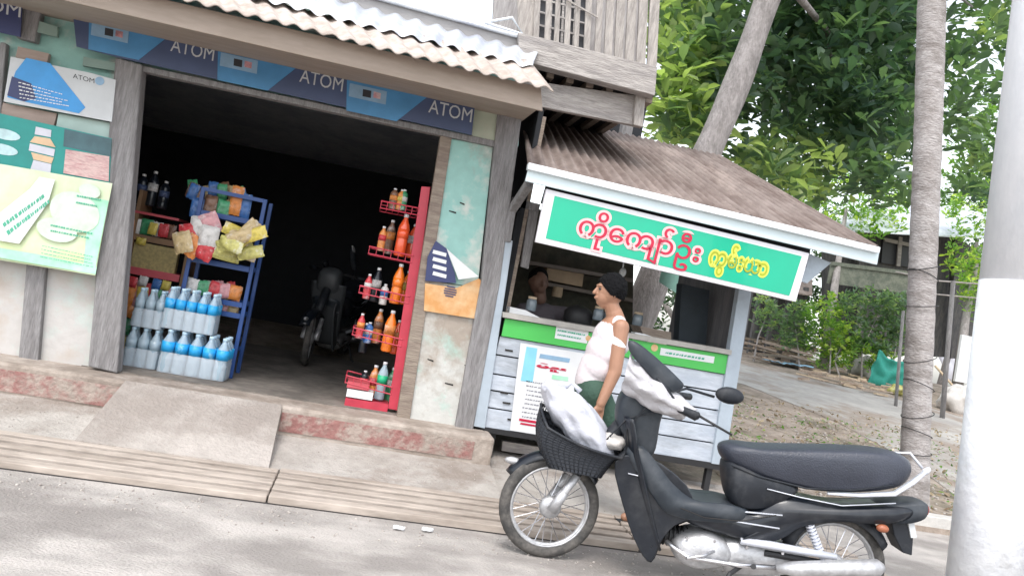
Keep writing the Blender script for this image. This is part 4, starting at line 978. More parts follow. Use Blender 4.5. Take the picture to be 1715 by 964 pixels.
for (x, y, mt, w, h, r, lb_) in (
  (322, 478, 'pk_wht', .1, .12, .1, 'white snack packet at the left of the middle shelf of the blue rack'),
  (340, 482, 'pk_grn', .1, .12, -.1, 'green snack packet on the middle shelf of the blue rack'),
  (360, 484, 'pk_red', .1, .12, .15, 'red snack packet on the middle shelf of the blue rack'),
  (376, 487, 'pk_pnk', .09, .12, -.15, 'pink snack packet on the middle shelf of the blue rack'),
  (394, 490, 'pk_org', .1, .12, .1, 'orange snack packet at the right of the middle shelf of the blue rack'),
  (372, 516, 'pk_pnk', .09, .06, .1, 'pink packet lying on the lower shelf of the blue rack'),
  (390, 519, 'pk_tan', .09, .06, .1, 'tan packet lying on the lower shelf of the blue rack'),
  (330, 348, 'pk_blu', .1, .16, .0, 'dark blue packet on the top shelf of the blue rack'),
  (352, 345, 'pk_brn', .1, .18, .0, 'dark brown packet on the top shelf of the blue rack'),
  (374, 350, 'pk_grn', .1, .15, .0, 'dark green packet on the top shelf of the blue rack'),
  (396, 336, 'pk_org', .1, .24, .0, 'tall orange packet on the top shelf of the blue rack'),
  (412, 345, 'pk_blu', .08, .2, .0, 'blue packet at the right end of the top shelf of the blue rack')):
    putp(x, y, RY+.06, w, h, mt, lb_, r)
R3 = random.Random(4)
for i, (x, y, mt, w_) in enumerate(((316, 392, 'pk_red', 'scarlet'), (334, 380, 'pk_wht', 'white'), (352, 374, 'pk_pnk', 'pink'), (322, 412, 'pk_org', 'orange'), (344, 418, 'pk_red', 'crimson'), (350, 396, 'pk_wht', 'creamy'), (306, 405, 'pk_tan', 'tan'))):
    putp(x, y, RY-.1-.012*i, .15, .17, mt, w_+' packet in the bunch hanging at the left of the blue rack', R3.uniform(-.6, .6), R3.uniform(-.3, .3), 'snack packets hanging on the blue rack')
for i in range(13):
    x, y = 368+R3.uniform(0, 58), 384+R3.uniform(0, 46); 
    putp(x, y, RY-.16-.014*i, .1, .2, ('pk_olv', 'pk_yel', 'pk_tan')[i % 3], 'dull yellow packet in the bundle hanging at the right of the blue rack', R3.uniform(.5, 1.9), R3.uniform(-.4, .4), 'yellow packets hanging in a bundle')
# wall shelves behind the packs
SY = .75
su = empty('shelf_unit', (P(250, 600, SY).x, SY+.15, FL), 'brown shelf unit with red edges behind the stacked water packs', 'shelves')
for (ya, yb, mt, t) in ((350, 366, 'redw', .02), (392, 408, 'woodsh', .05), (448, 466, 'redw', .06), (520, 532, 'dark', .03)):
    a_, b_ = P(196, ya, SY), P(300, yb, SY); z = (a_.z+b_.z)/2
    MB().bx(a_.x, b_.x, SY, SY+.32, z-t/2, z+t/2).build('shelf', M[mt], su)
a_, b_ = P(200, 500, SY).x, P(298, 500, SY).x
for x in (a_, b_): MB().bx(x-.015, x+.015, SY+.01, SY+.33, FL, P(250, 320, SY).z).build('side_board', M['woodsh'], su)
it = [(206, 375, 'pk_brn', .1, .13), (226, 378, 'pk_wht', .09, .13), (246, 380, 'pk_grn', .1, .13), (264, 384, 'pk_wht', .08, .12), (284, 388, 'pk_brn', .1, .12)]
for (x, y, mt, w, h) in it: putp(x, y, SY+.03, w, h, mt, {206: 'brown packet at the left end of the top red edged shelf', 226: 'white packet on the top red edged shelf near the door post', 246: 'green packet on the top red edged shelf', 264: 'small white packet on the top red edged shelf right of the green one', 284: 'brown packet at the right end of the top red edged shelf'}[x])
tg = MB().bx(P(218, 430, SY).x, P(296, 430, SY).x, SY+.02, SY+.1, P(250, 455, SY).z, P(250, 408, SY).z)
tag(tg.build('noodle_carton', mat('speckled tan packs', (.45, .35, .15), .8, .3, 45, c2=(.3, .25, .12)), bevel=.01), 'wide speckled tan carton between the brown board and the red edged shelf', 'carton')
for k, (x, y, mt, w, h, lb_) in enumerate(((208, 430, 'pk_wht', .1, .17, 'white packet leaning beside the speckled tan carton'), (206, 490, 'pk_tan', .11, .22, 'tan packet at the left under the thick red shelf edge'), (228, 493, 'pk_pnk', .1, .22, 'pink packet under the thick red shelf edge beside a tan one'), (248, 492, 'pk_red', .08, .18, 'red packet under the thick red shelf edge'), (270, 496, 'pk_wht', .1, .16, 'white packet under the thick red shelf edge near the blue rack'), (206, 545, 'pk_grn', .12, .14, 'green packet on the floor side of the lowest shelf'), (200, 572, 'pk_yel', .11, .1, 'yellow packet low beside the door post'), (196, 592, 'pk_org', .1, .1, 'orange packet lowest beside the door post'))):
    putp(x, y, SY+.02, w, h, mt, lb_)
for k, (x, y, h, nm) in enumerate(((232, 342, .26, 'leftmost'), (250, 345, .3, 'middle'), (270, 350, .24, 'rightmost'))):
    b_ = P(x, y, SY+.15)
    e = empty('bottle', b_, nm+' of three dark bottles on top of the brown shelf unit', 'bottle', 'dark bottles on the shelf unit')
    bottle(b_, h, .04, M['blackp'], M['pk_wht'] if k == 1 else M['navyl'], M['pk_wht'], e, 'bottle_body')
# red bottle rack at the right door jamb
BY = .08
br = empty('bottle_rack', (P(640, 680, BY).x, BY+.15, FL), 'red wire rack of drink bottles at the right side of the doorway', 'rack')
MB().board([(706, 312), (721, 313), (672, 688), (650, 684)], BY, .03).build('side_post', M['redr'], br, bevel=.003)
TR_ = [(637, 348, 699, 360), (617, 424, 690, 440), (601, 490, 684, 508), (590, 560, 672, 580), (578, 640, 655, 660)]
for k, (xa, ya, xb, yb) in enumerate(TR_):
    a_, b_ = P(xa, ya, BY), P(xb, yb, BY); tr = MB(); dz = Vector((0, 0, .055))
    c_, d_ = a_+Vector((0, .3, 0)), b_+Vector((0, .3, 0))
    for p, q in ((a_, b_), (c_, d_), (a_, c_), (b_, d_)):
        tr.tube([p+dz, q+dz], .006, 6); tr.tube([p, q], .005, 6)
    for i in range(7): t = i/6; tr.tube([a_.lerp(b_, t), c_.lerp(d_, t)], .003, 5); tr.tube([a_.lerp(b_, t), a_.lerp(b_, t)+dz], .003, 5)
    tr.build('tray', M['redr'], br)
bs_ = MB().bx(P(580, 660, BY).x, P(652, 670, BY).x, BY, BY+.3, FL, FL+.06); bs_.build('base', M['redr'], br)
MB().bx(P(580, 660, BY).x, P(625, 660, BY).x, BY-.004, BY+.28, FL+.07, FL+.13).build('base_tray', M['white'], br)
MB().bx(P(582, 640, BY).x, P(620, 640, BY).x, BY, BY+.28, FL+.14, FL+.19).build('base_tray', M['redw'], br)
for (x, y, hpx, bm, lm, lb_, Y) in ((668, 429, 70, 'sodar', 'sodar', 'red orange drink bottle, topmost at the front of the red rack', .1),
   (660, 508, 66, 'soda', 'soda', 'orange drink bottle on the second tray of the red rack', .1), (646, 588, 68, 'soda', 'pk_org', 'bright orange drink bottle on the third tray of the red rack', .1),
   (634, 668, 62, 'water', 'lgreen', 'clear bottle with green label at the foot of the red rack', .1),
   (648, 425, 58, 'pk_brn', 'pk_org', 'brownish drink bottle behind the topmost orange bottle of the red rack', .28), (628, 574, 58, 'pk_org', 'pk_brn', 'dull orange bottle at the back of the third tray of the red rack', .28),
   (625, 505, 58, 'blackp', 'pk_wht', 'dark drink bottle at the back of the second tray of the red rack', .28), (606, 590, 50, 'blackp', 'pk_blu', 'dark blue labelled bottle at the left end of the third tray of the red rack', .25)):
    p_ = P(x, y, BY+Y); h = hpx/205
    e = empty('bottle', p_, lb_, 'bottle', 'drink bottles on the red rack')
    bottle(p_, h, h*.135, M[bm], M[lm], M['white'], e, 'bottle_body')
M['dimgrey'] = mat('shaded pale plastic', (.07, .075, .08), .5, .1)  # pale shield darkened in its colour for the gloom deep in the shop
# motorcycle inside the shop
c = copy_tree(mc); c['label'] = 'dim motorcycle with pale front shield parked deep inside the dark shop'; pc = P(548, 575, 2.6)
c.location = (pc.x, 2.8, FL); c.rotation_euler = (0, 0, rad(78))
for ch in [x for x in bpy.data.objects if x.parent == c]:
    if ch.name.startswith('front_shield') or ch.name.startswith('leg_guard') or ch.name.startswith('headlight_cowl'):
        ch.material_slots[0].link = 'OBJECT'; ch.material_slots[0].material = M['dimgrey']
    if ch.name.startswith('basket'):
        for k in [x for x in bpy.data.objects if x.parent == ch]: bpy.data.objects.remove(k)
        bpy.data.objects.remove(ch)
# litter
for i, (x, y) in enumerate(((668, 884), (716, 887))):
    tag(packet(PZ(x, y, .012)+Vector((0, 0, .004)), .07, .022, .1, .03, .2, i).build('paper_scrap', M['white'], smooth=True), ('small' if i == 0 else 'larger')+' white paper scrap on the road beside the drain cover', 'litter', 'paper scraps on the road')

# ------------------------------------------------------------------ poles
pm = empty('palm_tree', (P(1527, 868, .5).x, .5, .13), 'grey ringed palm trunk bound with wire behind the motorcycle seat', 'tree')
pb_, pt_ = P(1526, 872, .5), P(1572, -330, .5); pb_.z = .1
tk = []; n = 90
rr_ = []
for i in range(n+1):
    t = i/n; p = pb_.lerp(pt_, t)+Vector((.02*math.sin(t*5), .015*math.sin(t*7), 0)); tk.append(p); rr_.append(.124+.012*math.exp(-t*14)*2+.003*math.sin(i*2.1)+.004*noise.noise(Vector((i*.7, 0, 0))))
MB().tube(tk, rr_, 20).build('trunk', M['palm'], pm, smooth=True)
wr_ = MB()
for i, (y, sl_) in enumerate(((455, .05), (470, -.05), (520, .03), (610, .06), (655, -.04), (705, .05), (735, -.03), (770, .02))):
    t = (y-872)/(-330-872)+0; p = pb_.lerp(pt_, min(1, max(0, t))); p = p+Vector((.02*math.sin(t*5), 0, 0))
    wr_.tube([p+Vector((.139*math.cos(a_), .139*math.sin(a_), sl_*math.cos(a_))) for a_ in [2*math.pi*k/24 for k in range(24)]], .0045, 5, True)
split(wr_, 'wire', M['metaldark'], pm)
fr = []
for k in range(11):
    a_ = 2*math.pi*k/11+.3; f_ = MB(); top = pt_
    dr = Vector((math.cos(a_), math.sin(a_), 0))
    pts = [top+dr*(2.6*t)+Vector((0, 0, 1.1*math.sin(t*2.2)-1.2*t*t)) for t in [i/12 for i in range(13)]]
    f_.tube(pts, [.03*(1-.8*i/12) for i in range(13)], 5)
    sdv = dr.cross(Vector((0, 0, 1)))
    for i in range(2, 13):
        for s in (-1, 1):
            for q in (0, .5):
                b_ = pts[i-1].lerp(pts[i], q); e_ = b_+sdv*s*.5+dr*.25+Vector((0, 0, -.28)); f_.add([b_, b_+dr*.05, e_], [[0, 1, 2]])
    f_.build('frond', M['leafC'], pm)
wp = empty('utility_pole', (P(1650, 1000, -2.25).x, -2.25, 0), 'thick white painted concrete pole at the right edge of the road', 'pole')
wb, wtp = P(1643, 1010, -2.25), P(1752, 0, -2.25); dv = (wtp-wb)/(wtp.z-wb.z); wb = wb+dv*(-wb.z)
D_ = (wb-CAM).dot(fw); rw_ = 54/FPX*D_
zj = P(1680, 468, -2.25).z; pj = wb+dv*zj
jag = [pj+Vector((0, 0, 0))]
MB().tube([wb, wb.lerp(pj, .5), pj], [rw_*1.03, rw_*1.0, rw_*.985], 32).build('painted_base', M['polew'], wp, smooth=True)
MB().tube([pj-dv*.01, wb+dv*4, wb+dv*8], [rw_*.975, rw_*.88, rw_*.75], 32).build('bare_shaft', M['poleg'], wp, smooth=True)

# ------------------------------------------------------------------ trees and plants
def inpoly(x, y, pg):
    c = False; n = len(pg)
    for i in range(n):
        x1, y1 = pg[i]; x2, y2 = pg[(i+1) % n]
        if (y1 > y) != (y2 > y) and x < (x2-x1)*(y-y1)/(y2-y1)+x1: c = not c
    return c
def leaves(name, cens, L, per, mt, parent, young=.0, seed=0, up=.4, kind=None, wide=.5):
    r = np.random.default_rng(seed); V = []; A = []
    C = np.array([tuple(c[:3]) for c in cens]); Q = np.array([c[3] if len(c) > 3 else 0 for c in cens])
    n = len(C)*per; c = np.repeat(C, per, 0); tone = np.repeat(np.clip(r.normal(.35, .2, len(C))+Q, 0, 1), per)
    ang = r.uniform(0, 2*np.pi, n); el = r.normal(up, .45, n)
    d = np.stack([np.cos(ang)*np.cos(el), np.sin(ang)*np.cos(el), np.sin(el)], 1)
    s = np.cross(d, [0, 0, 1]); s /= np.linalg.norm(s, axis=1)[:, None]+1e-6
    nrm = np.cross(s, d); tw = r.normal(0, .5, n)[:, None]; s2 = s*np.cos(tw)+nrm*np.sin(tw); n2 = np.cross(s2, d)
    l = (L*r.uniform(.65, 1.2, n))[:, None]; w = l*wide; b = c+d*l*.12+r.normal(0, L*.25, (n, 3))
    dr = n2*l*(-.12)
    pts = [b, b+d*l*.45+s2*w*.38-dr*.2, b+d*l*.8+s2*w*.45, b+d*l*1.05+dr, b+d*l*.8-s2*w*.45, b+d*l*.45-s2*w*.38-dr*.2]
    V = np.stack(pts, 1).reshape(-1, 3)
    me = bpy.data.meshes.new(name)
    inv = rootm(parent).inverted() if parent is not None else Matrix.Identity(4)
    off = np.array(inv.translation) ; V = V+off
    idx = np.arange(n)[:, None]*6
    F = np.concatenate([idx+np.array([0, 1, 2, 3]), idx+np.array([0, 3, 4, 5])], 1).reshape(-1, 4)
    me.vertices.add(len(V)); me.vertices.foreach_set('co', V.ravel().astype('f'))
    me.loops.add(F.size); me.loops.foreach_set('vertex_index', F.ravel().astype('i'))
    me.polygons.add(len(F)); me.polygons.foreach_set('loop_start', (np.arange(len(F))*4).astype('i')); me.polygons.foreach_set('loop_total', np.full(len(F), 4, 'i'))
    me.update(calc_edges=True)
    at = me.attributes.new('leaf_tone', 'FLOAT', 'FACE'); t = np.clip(tone+r.normal(0, .08, n), 0, 1); at.data.foreach_set('value', np.repeat(t, 2).astype('f'))
    me.materials.append(M[mt]); o = bpy.data.objects.new(name, me); COL.objects.link(o)
    if parent is not None: o.parent = parent
    return o
def fill(pg, Y0, Y1, n, seed, tonefn=None, clump=0.0):
    r = random.Random(seed); out = []; xs_ = [p[0] for p in pg]; ys_ = [p[1] for p in pg]
    cl_ = None
    while len(out) < n:
        x, y = r.uniform(min(xs_), max(xs_)), r.uniform(min(ys_), max(ys_))
        if not inpoly(x, y, pg): continue
        Y = r.uniform(Y0, Y1); p = P(x, y, Y)
        if clump and noise.noise(p*clump+Vector((seed, 0, 0))) < -.08: continue
        out.append((p.x, p.y, p.z, tonefn(x, y) if tonefn else 0))
    return out
bt1 = empty('almond_tree', P(1020, 640, 2.7), 'big broad leaved tree with leaning grey trunk behind the stall roof', 'tree')
tb, tt = P(1012, 640, 2.7), P(1345, -140, 2.7); tb.z = .2
tp = [tb.lerp(tt, i/24)+Vector((.025*math.sin(i*.5), .03*math.sin(i*.37), 0)) for i in range(25)]
MB().tube(tp, [.215-.003*i+.008*math.sin(i*1.3) for i in range(25)], 18).build('trunk', M['bark'], bt1, smooth=True)
RB_ = random.Random(3)
for k, (x, y, Y, t) in enumerate(((1150, -60, 4.5, .9), (1450, 60, 6.5, .93), (1400, 160, 7.5, .88), (1500, -60, 6, .95), (1640, 20, 6, .97), (1250, -90, 6.5, .93))):
    a_ = tb.lerp(tt, t); e_ = P(x, y, Y); md = a_.lerp(e_, .5)+Vector((RB_.uniform(-.3, .3), RB_.uniform(-.2, .2), .25))
    MB().tube([a_, md, e_], [.06, .04, .015], 9).build('limb', M['bark'], bt1, smooth=True)
PA = [(1088, -160), (1086, 215), (1120, 250), (1200, 262), (1262, 300), (1330, 335), (1430, 330), (1530, 350), (1560, -160)]
tf = lambda x, y: (.45 if x < 1190 else .12 if x < 1240 else 0)+(.38 if (1240 < x < 1400 and 225 < y < 340) else 0)-(.2 if 1230 < x < 1530 and y < 240 else 0)  # light painted into leaf tone: bright left edge and lower fringe, shaded middle
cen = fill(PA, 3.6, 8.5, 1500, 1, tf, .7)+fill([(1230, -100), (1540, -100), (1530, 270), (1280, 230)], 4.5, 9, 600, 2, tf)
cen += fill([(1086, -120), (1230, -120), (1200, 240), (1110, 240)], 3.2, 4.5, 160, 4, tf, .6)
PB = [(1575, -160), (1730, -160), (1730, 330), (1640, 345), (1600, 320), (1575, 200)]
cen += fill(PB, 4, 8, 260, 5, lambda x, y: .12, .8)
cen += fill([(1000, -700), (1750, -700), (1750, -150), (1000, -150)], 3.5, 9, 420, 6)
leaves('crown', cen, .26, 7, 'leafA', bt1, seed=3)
# second tree: pale fine foliage further back
def tree(base, Y, pg, n, L, mt, label, seed, tone=None, per=8, depth=3.0, group='trees beyond the lane', clump=.5, name='tree', cat='tree'):
    b_ = P(*base, Y); b_.z = gh(b_.x, Y)
    e = empty(name, b_, label, cat, group)
    cx = sum(p[0] for p in pg)/len(pg); cy = sum(p[1] for p in pg)/len(pg)
    top = P(cx, cy, Y+depth/2); R = random.Random(seed)
    MB().tube([b_, b_.lerp(top, .5)+Vector((R.uniform(-.2, .2), 0, 0)), top], [.16, .11, .05] if cat == 'tree' else [.03, .02, .01], 9).build('trunk' if cat == 'tree' else 'stem', M['bark'], e, smooth=True)
    leaves('crown' if cat == 'tree' else 'foliage', fill(pg, Y, Y+depth, n, seed, tone, clump), L, per, mt, e, seed=seed)
    return e
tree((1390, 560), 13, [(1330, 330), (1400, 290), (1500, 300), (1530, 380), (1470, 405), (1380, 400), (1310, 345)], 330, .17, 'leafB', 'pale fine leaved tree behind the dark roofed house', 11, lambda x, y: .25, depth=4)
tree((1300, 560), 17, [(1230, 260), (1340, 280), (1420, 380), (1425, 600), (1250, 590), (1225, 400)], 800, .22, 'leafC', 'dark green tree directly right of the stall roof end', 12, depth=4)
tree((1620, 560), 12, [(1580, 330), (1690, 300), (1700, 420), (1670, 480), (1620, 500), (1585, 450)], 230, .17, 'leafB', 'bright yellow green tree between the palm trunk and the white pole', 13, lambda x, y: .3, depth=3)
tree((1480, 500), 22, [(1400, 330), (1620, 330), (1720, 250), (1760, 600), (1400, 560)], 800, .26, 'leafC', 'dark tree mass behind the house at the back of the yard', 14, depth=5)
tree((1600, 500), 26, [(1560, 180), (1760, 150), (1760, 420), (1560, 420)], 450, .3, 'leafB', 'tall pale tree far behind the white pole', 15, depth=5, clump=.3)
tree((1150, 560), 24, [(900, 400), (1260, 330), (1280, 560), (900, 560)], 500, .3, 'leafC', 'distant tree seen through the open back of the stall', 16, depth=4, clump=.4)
for k, (bx_, by_, pg, n, L, mt, lb_, tn) in enumerate((
   (1390, 622, [(1345, 520), (1385, 488), (1420, 520), (1445, 575), (1430, 615), (1370, 620), (1345, 590)], 210, .15, 'leafB', 'bright green leafy bush on the yard bank right of the stall post', .3),
   (1450, 600, [(1405, 500), (1450, 478), (1500, 500), (1512, 570), (1490, 600), (1430, 590)], 210, .16, 'leafA', 'mid green bush behind the white sack and palm trunk', .15),
   (1408, 625, [(1385, 560), (1412, 548), (1432, 575), (1420, 612), (1390, 610)], 50, .15, 'leafB', 'small yellow leaved plant in front of the bright bush', .55),
   (1500, 590, [(1480, 490), (1530, 500), (1525, 590), (1480, 590)], 90, .17, 'leafA', 'shrub half hidden behind the palm trunk', .1),
   (1345, 590, [(1300, 520), (1345, 500), (1362, 560), (1350, 592), (1305, 580)], 90, .16, 'leafA', 'low dark green shrub just behind the scrap timber heap', .2),
   (1470, 630, [(1440, 575), (1475, 560), (1500, 600), (1490, 625), (1450, 620)], 60, .14, 'leafB', 'straggly weed growing over the white sack', .3),
   (1270, 560, [(1262, 500), (1300, 495), (1310, 550), (1268, 560)], 50, .16, 'leafA', 'thin shrub beside the dark shed close to the stall post', .3),
   (1655, 560, [(1600, 430), (1680, 400), (1680, 520), (1640, 545), (1605, 500)], 110, .15, 'leafB', 'light green shrub above the white door panel', .3))):
    Y = min(PG(bx_, by_).y, 12.2); tree((bx_, by_), Y, pg, n, L, mt, lb_, 30+k, lambda x, y, t=tn: t, 7, 1.2, 'bushes in the yard', 0, 'bush', 'bush')

# ------------------------------------------------------------------ yard
hs_ = empty('back_house', P(1460, 560, 15), 'dark old timber house with pale metal roof beyond the yard', 'house')
MB().board([(1385, 372), (1570, 380), (1640, 420), (1640, 600), (1385, 590)], 16, .3).build('wall', M['housed'], hs_)
MB().slab([P(1370, 385, 14.6), P(1650, 400, 14.6), P(1665, 352, 18), P(1455, 345, 18)], (0, 0, .05)).build('roof', M['zinc'], hs_)
MB().board([(1480, 392), (1530, 402), (1528, 448), (1476, 440)], 15.9, .06).build('window', M['black'], hs_)
MB().board([(1482, 398), (1530, 408), (1530, 414), (1482, 404)], 15.8, .06).board([(1506, 396), (1512, 397), (1508, 446), (1502, 445)], 15.78, .05).build('window_frame', M['timber'], hs_)
for x in (1392, 1440, 1560, 1600): MB().board([(x, 400), (x+9, 401), (x+2, 600), (x-8, 600)], 15.6, .2).build('house_post', M['housed'], hs_)
fe = empty('rail_fence', P(1460, 480, 12.5), 'mossy grey board balcony rail in front of the dark house', 'fence')
MB().board([(1392, 444), (1528, 462), (1524, 492), (1386, 474)], 14.2, .06).build('board_panel', M['fence'], fe)
MB().board([(1396, 438), (1530, 455), (1529, 461), (1394, 444)], 14.15, .16).build('top_rail', M['fence'], fe)
for x in (1456,): 
    a_ = P(x, 460, 14.3); MB().bx(a_.x-.07, a_.x+.07, 14.28, 14.42, gh(a_.x, 14.3), a_.z+.2).build('fence_post', M['fence'], fe)
lt_ = empty('lean_to', P(1300, 590, 14.5), 'dark open shed of upright posts right of the stall', 'shed')
MB().board([(1255, 470), (1350, 480), (1345, 600), (1245, 590)], 15.5, .1).build('back_wall', M['housed'], lt_)
for x in (1262, 1290, 1312, 1338):
    a_ = P(x, 560, 14.2); MB().bx(a_.x-.06, a_.x+.06, 14.2, 14.32, gh(a_.x, 14.2), P(x, 478, 14.2).z).build('shed_post', M['housed'], lt_)
MB().slab([P(1245, 478, 13.9), P(1360, 496, 13.9), P(1360, 470, 15.6), P(1250, 452, 15.6)], (0, 0, .04)).build('roof', M['rust'], lt_)
def on(px, py): return PG(px, py)
RW_ = random.Random(8)
for i in range(48):
    x = RW_.uniform(1248, 1352); y = 597+(x-1250)*.2+RW_.uniform(-14, 6); c0 = on(x, y); L = RW_.uniform(.5, 1.6); a_ = RW_.uniform(-.5, .5); h = RW_.uniform(.04, .6)
    d_ = Vector((math.cos(a_), math.sin(a_), RW_.uniform(-.15, .15)))*L/2
    tag(MB().bar(c0-d_+Vector((0, 0, h)), c0+d_+Vector((0, 0, h)), RW_.uniform(.04, .12), RW_.uniform(.03, .07)).build('firewood', M['wood'] if i % 3 else M['board']), 'old board in the heap of scrap timber right of the stall', 'timber', 'boards in the scrap timber heap')
for i in range(44):
    x = RW_.uniform(1345, 1500); y = 628+(x-1345)*.19+RW_.uniform(-12, 12); c0 = on(x, y); L = RW_.uniform(.2, .9); a_ = RW_.uniform(-.7, .7); h = RW_.uniform(.02, .14)
    d_ = Vector((math.cos(a_), math.sin(a_), RW_.uniform(-.1, .1)))*L/2
    tag(MB().bar(c0-d_+Vector((0, 0, h)), c0+d_+Vector((0, 0, h)), RW_.uniform(.03, .09), RW_.uniform(.02, .05)).build('stick', M['wood'] if i % 2 else M['tan']), 'pale split stick in the scatter along the lane edge', 'stick', 'split sticks along the lane edge')
def lump(px, py, w, h, mt, name, label, cat, sd, dy=0, fl=1):
    c0 = on(px, py); D = (c0-CAM).dot(fw); w, h = w/FPX*D, h/FPX*D
    return tag(MB().ell(c0+Vector((0, 0, h*.42)), (w/2, w*.35*fl, h/2*1.05), 22, None, .5, sd).build(name, M[mt], smooth=True), label, cat)
lump(1448, 632, 46, 38, 'sack', 'sack', 'dusty white sack slumped beside the green tarpaulin', 'sack', 1)
lump(1505, 662, 34, 18, 'pk_olv', 'sack', 'small yellowish sack at the foot of the thin post', 'sack', 2)
lump(1282, 585, 34, 38, 'tan', 'carton', 'crumpled brown cardboard on top of the timber heap', 'carton', 3)
lump(1602, 690, 60, 46, 'sack', 'sack', 'pale folded sack near the white pole on the lane edge', 'sack', 5)
lump(1590, 628, 40, 64, 'bag', 'water_drum', 'white and blue plastic drum behind the palm trunk', 'drum', 6)
tp_ = on(1490, 650); D = (tp_-CAM).dot(fw); k_ = D/FPX
MB_ = MB(); MB_.grid(lambda u, v: tp_+Vector(((u-.5)*72*k_, -.1+.25*(1-v), (60-14*math.sin(math.pi*u))*k_*(v))) + Vector((0, .12*noise.noise(Vector((u*4, v*3, 0))), .05*noise.noise(Vector((u*6, v*4, 5))))), 24, 16)
tag(MB_.build('tarpaulin', M['tarp'], smooth=True, thick=.02), 'green tarpaulin sheet hung beside the white sack and palm trunk', 'tarpaulin')
bs2 = on(1318, 614); k_ = (bs2-CAM).dot(fw)/FPX
tag(MB().grid(lambda u, v: bs2+Vector(((u-.5)*72*k_, (v-.5)*.7, .03+.05*noise.noise(Vector((u*7, v*4, 0)))+.04*u+.05)), 24, 8).build('plastic_sheet', M['bluesh'], smooth=True, thick=.01), 'pale blue plastic sheet lying in front of the scrap timber', 'plastic sheet')
tag(MB().board([(1612, 560), (1648, 568), (1642, 645), (1600, 638)], 11.5, .08).build('door_panel', M['white']), 'white door panel standing beyond the palm trunk', 'panel')
for (x, yb, yt, r, lb_) in ((1500, 680, 520, .035, 'thin leaning wooden post in front of the green tarpaulin'), (1430, 610, 455, .06, 'grey wooden post between the two green bushes'), (1578, 700, 470, .05, 'dark post just right of the palm trunk')):
    b_ = on(x, yb); t_ = P(x+(yb-yt)*.08, yt, b_.y)
    tag(MB().tube([b_, t_], [r, r*.9], 8).build('post', M['post'], smooth=True), lb_, 'post')
tag(MB().tube([P(1566, 612, 12), P(1600, 650, 11.5), P(1640, 690, 11)], .03).build('bamboo_pole', M['tan'], smooth=True), 'slanting bamboo pole between the palm trunk and white pole', 'pole')
tag(MB().tube([P(1500, 455, 11), P(1570, 470, 10.5), P(1700, 480, 10)], .02).tube([P(1540, 490, 11), P(1700, 505, 10)], .018).build('washing_line', M['timber']), 'pale cords stretched across the yard behind the palm trunk', 'cord')
# ground litter
def gl(n, xr_, yr_, seed, L, name, label, mt):
    r = random.Random(seed); out = []
    for _ in range(n):
        x, y = r.uniform(*xr_), r.uniform(*yr_); out.append((x, y, gh(x, y)+.012))
    o = leaves(name, out, L, 1, mt, None, seed=seed, up=.05); return tag(o, label, 'litter', None, 'stuff')
gl(2600, (3.3, 12), (.4, 6), 50, .07, 'leaf_litter', 'dry brown leaves scattered over the dirt behind the motorcycle', 'litter')
gl(900, (3.5, 9), (.6, 5), 51, .06, 'grass_tufts', 'thin green weeds growing through the dirt behind the stall', 'leafB')

# ------------------------------------------------------------------ fine detail
for k, (x, y, mt, w, h, lb_) in enumerate(((214, 398, 'pk_org', .08, .06, 'small orange packet lying on the brown shelf board above the tan carton'), (236, 404, 'pk_yel', .08, .06, 'small yellow packet lying on the brown shelf board above the tan carton'),
   (216, 492, 'pk_org', .09, .19, 'orange packet between the tan and pink ones under the thick red shelf edge'), (238, 497, 'pk_yel', .09, .17, 'yellow packet in the row under the thick red shelf edge'), (260, 500, 'pk_grn', .09, .16, 'green packet in the row under the thick red shelf edge'), (284, 500, 'pk_pnk', .09, .18, 'pink packet at the right end of the row under the thick red shelf edge'),
   (216, 378, 'pk_org', .08, .11, 'orange packet on the top red edged shelf near its left end'), (274, 386, 'pk_red', .08, .11, 'red packet near the right end of the top red edged shelf'), (256, 383, 'pk_yel', .07, .1, 'yellow packet in the middle of the top red edged shelf'))):
    putp(x, y, SY+.0-.004*k, w, h, mt, lb_, .08*((k % 3)-1))
for k, (x, y, bm, lm, lb_) in enumerate(((672, 352, 'pk_grn', 'pk_wht', 'short green bottle at the back of the top tray of the red rack'), (656, 350, 'pk_brn', 'pk_org', 'short brown bottle at the left of the top tray of the red rack'), (640, 510, 'pk_wht', 'pk_blu', 'pale bottle in the middle of the second tray of the red rack'), (614, 574, 'pk_blu', 'pk_wht', 'blue bottle in the middle of the third tray of the red rack'), (606, 655, 'blackp', 'pk_red', 'black bottle with red label on the lowest tray of the red rack'), (668, 352, 'pk_org', 'pk_yel', 'short orange bottle on the top tray of the red rack'))):
    p_ = P(x, y, BY+.17); e = empty('bottle', p_, lb_, 'bottle', 'drink bottles on the red rack'); bottle(p_, .17, .032, M[bm], M[lm], M['white'], e, 'bottle_body')
# control cables, seams and bolts on the machine
def cable(pts, r=.0045): MB().tube([bk(x, y, o) for x, y, o in [(p+(0,))[:3] if len(p) == 2 else p for p in pts]], r, 6).build('cable', M['blackm'], mc, smooth=True)
cable([(1140, 684, -.2), (1096, 690, -.14), (1050, 700, -.13), (1010, 742, -.1), (965, 800, -.07), (925, 842, -.07)])
cable([(1120, 676, -.16), (1080, 684, -.14), (1048, 720, -.13), (1050, 780, -.1)])
cable([(1140, 660, .2), (1090, 640, .12), (1046, 660, .06), (1030, 710, .02)])
cable([(1240, 905, -.14), (1270, 890, -.13), (1310, 884, -.12)], .006)
blt = MB()
for x, y, o in ((1150, 900, -.128), (1196, 905, -.12), (1190, 935, -.12), (1140, 920, -.125), (1250, 915, -.105), (1310, 925, -.105), (1300, 945, -.105), (1230, 946, -.11)):
    blt.lathe(bk(x, y, o), [(.008, 0), (.008, .01)], 8, -blat)
split(blt, 'bolt', M['chrome'], mc)
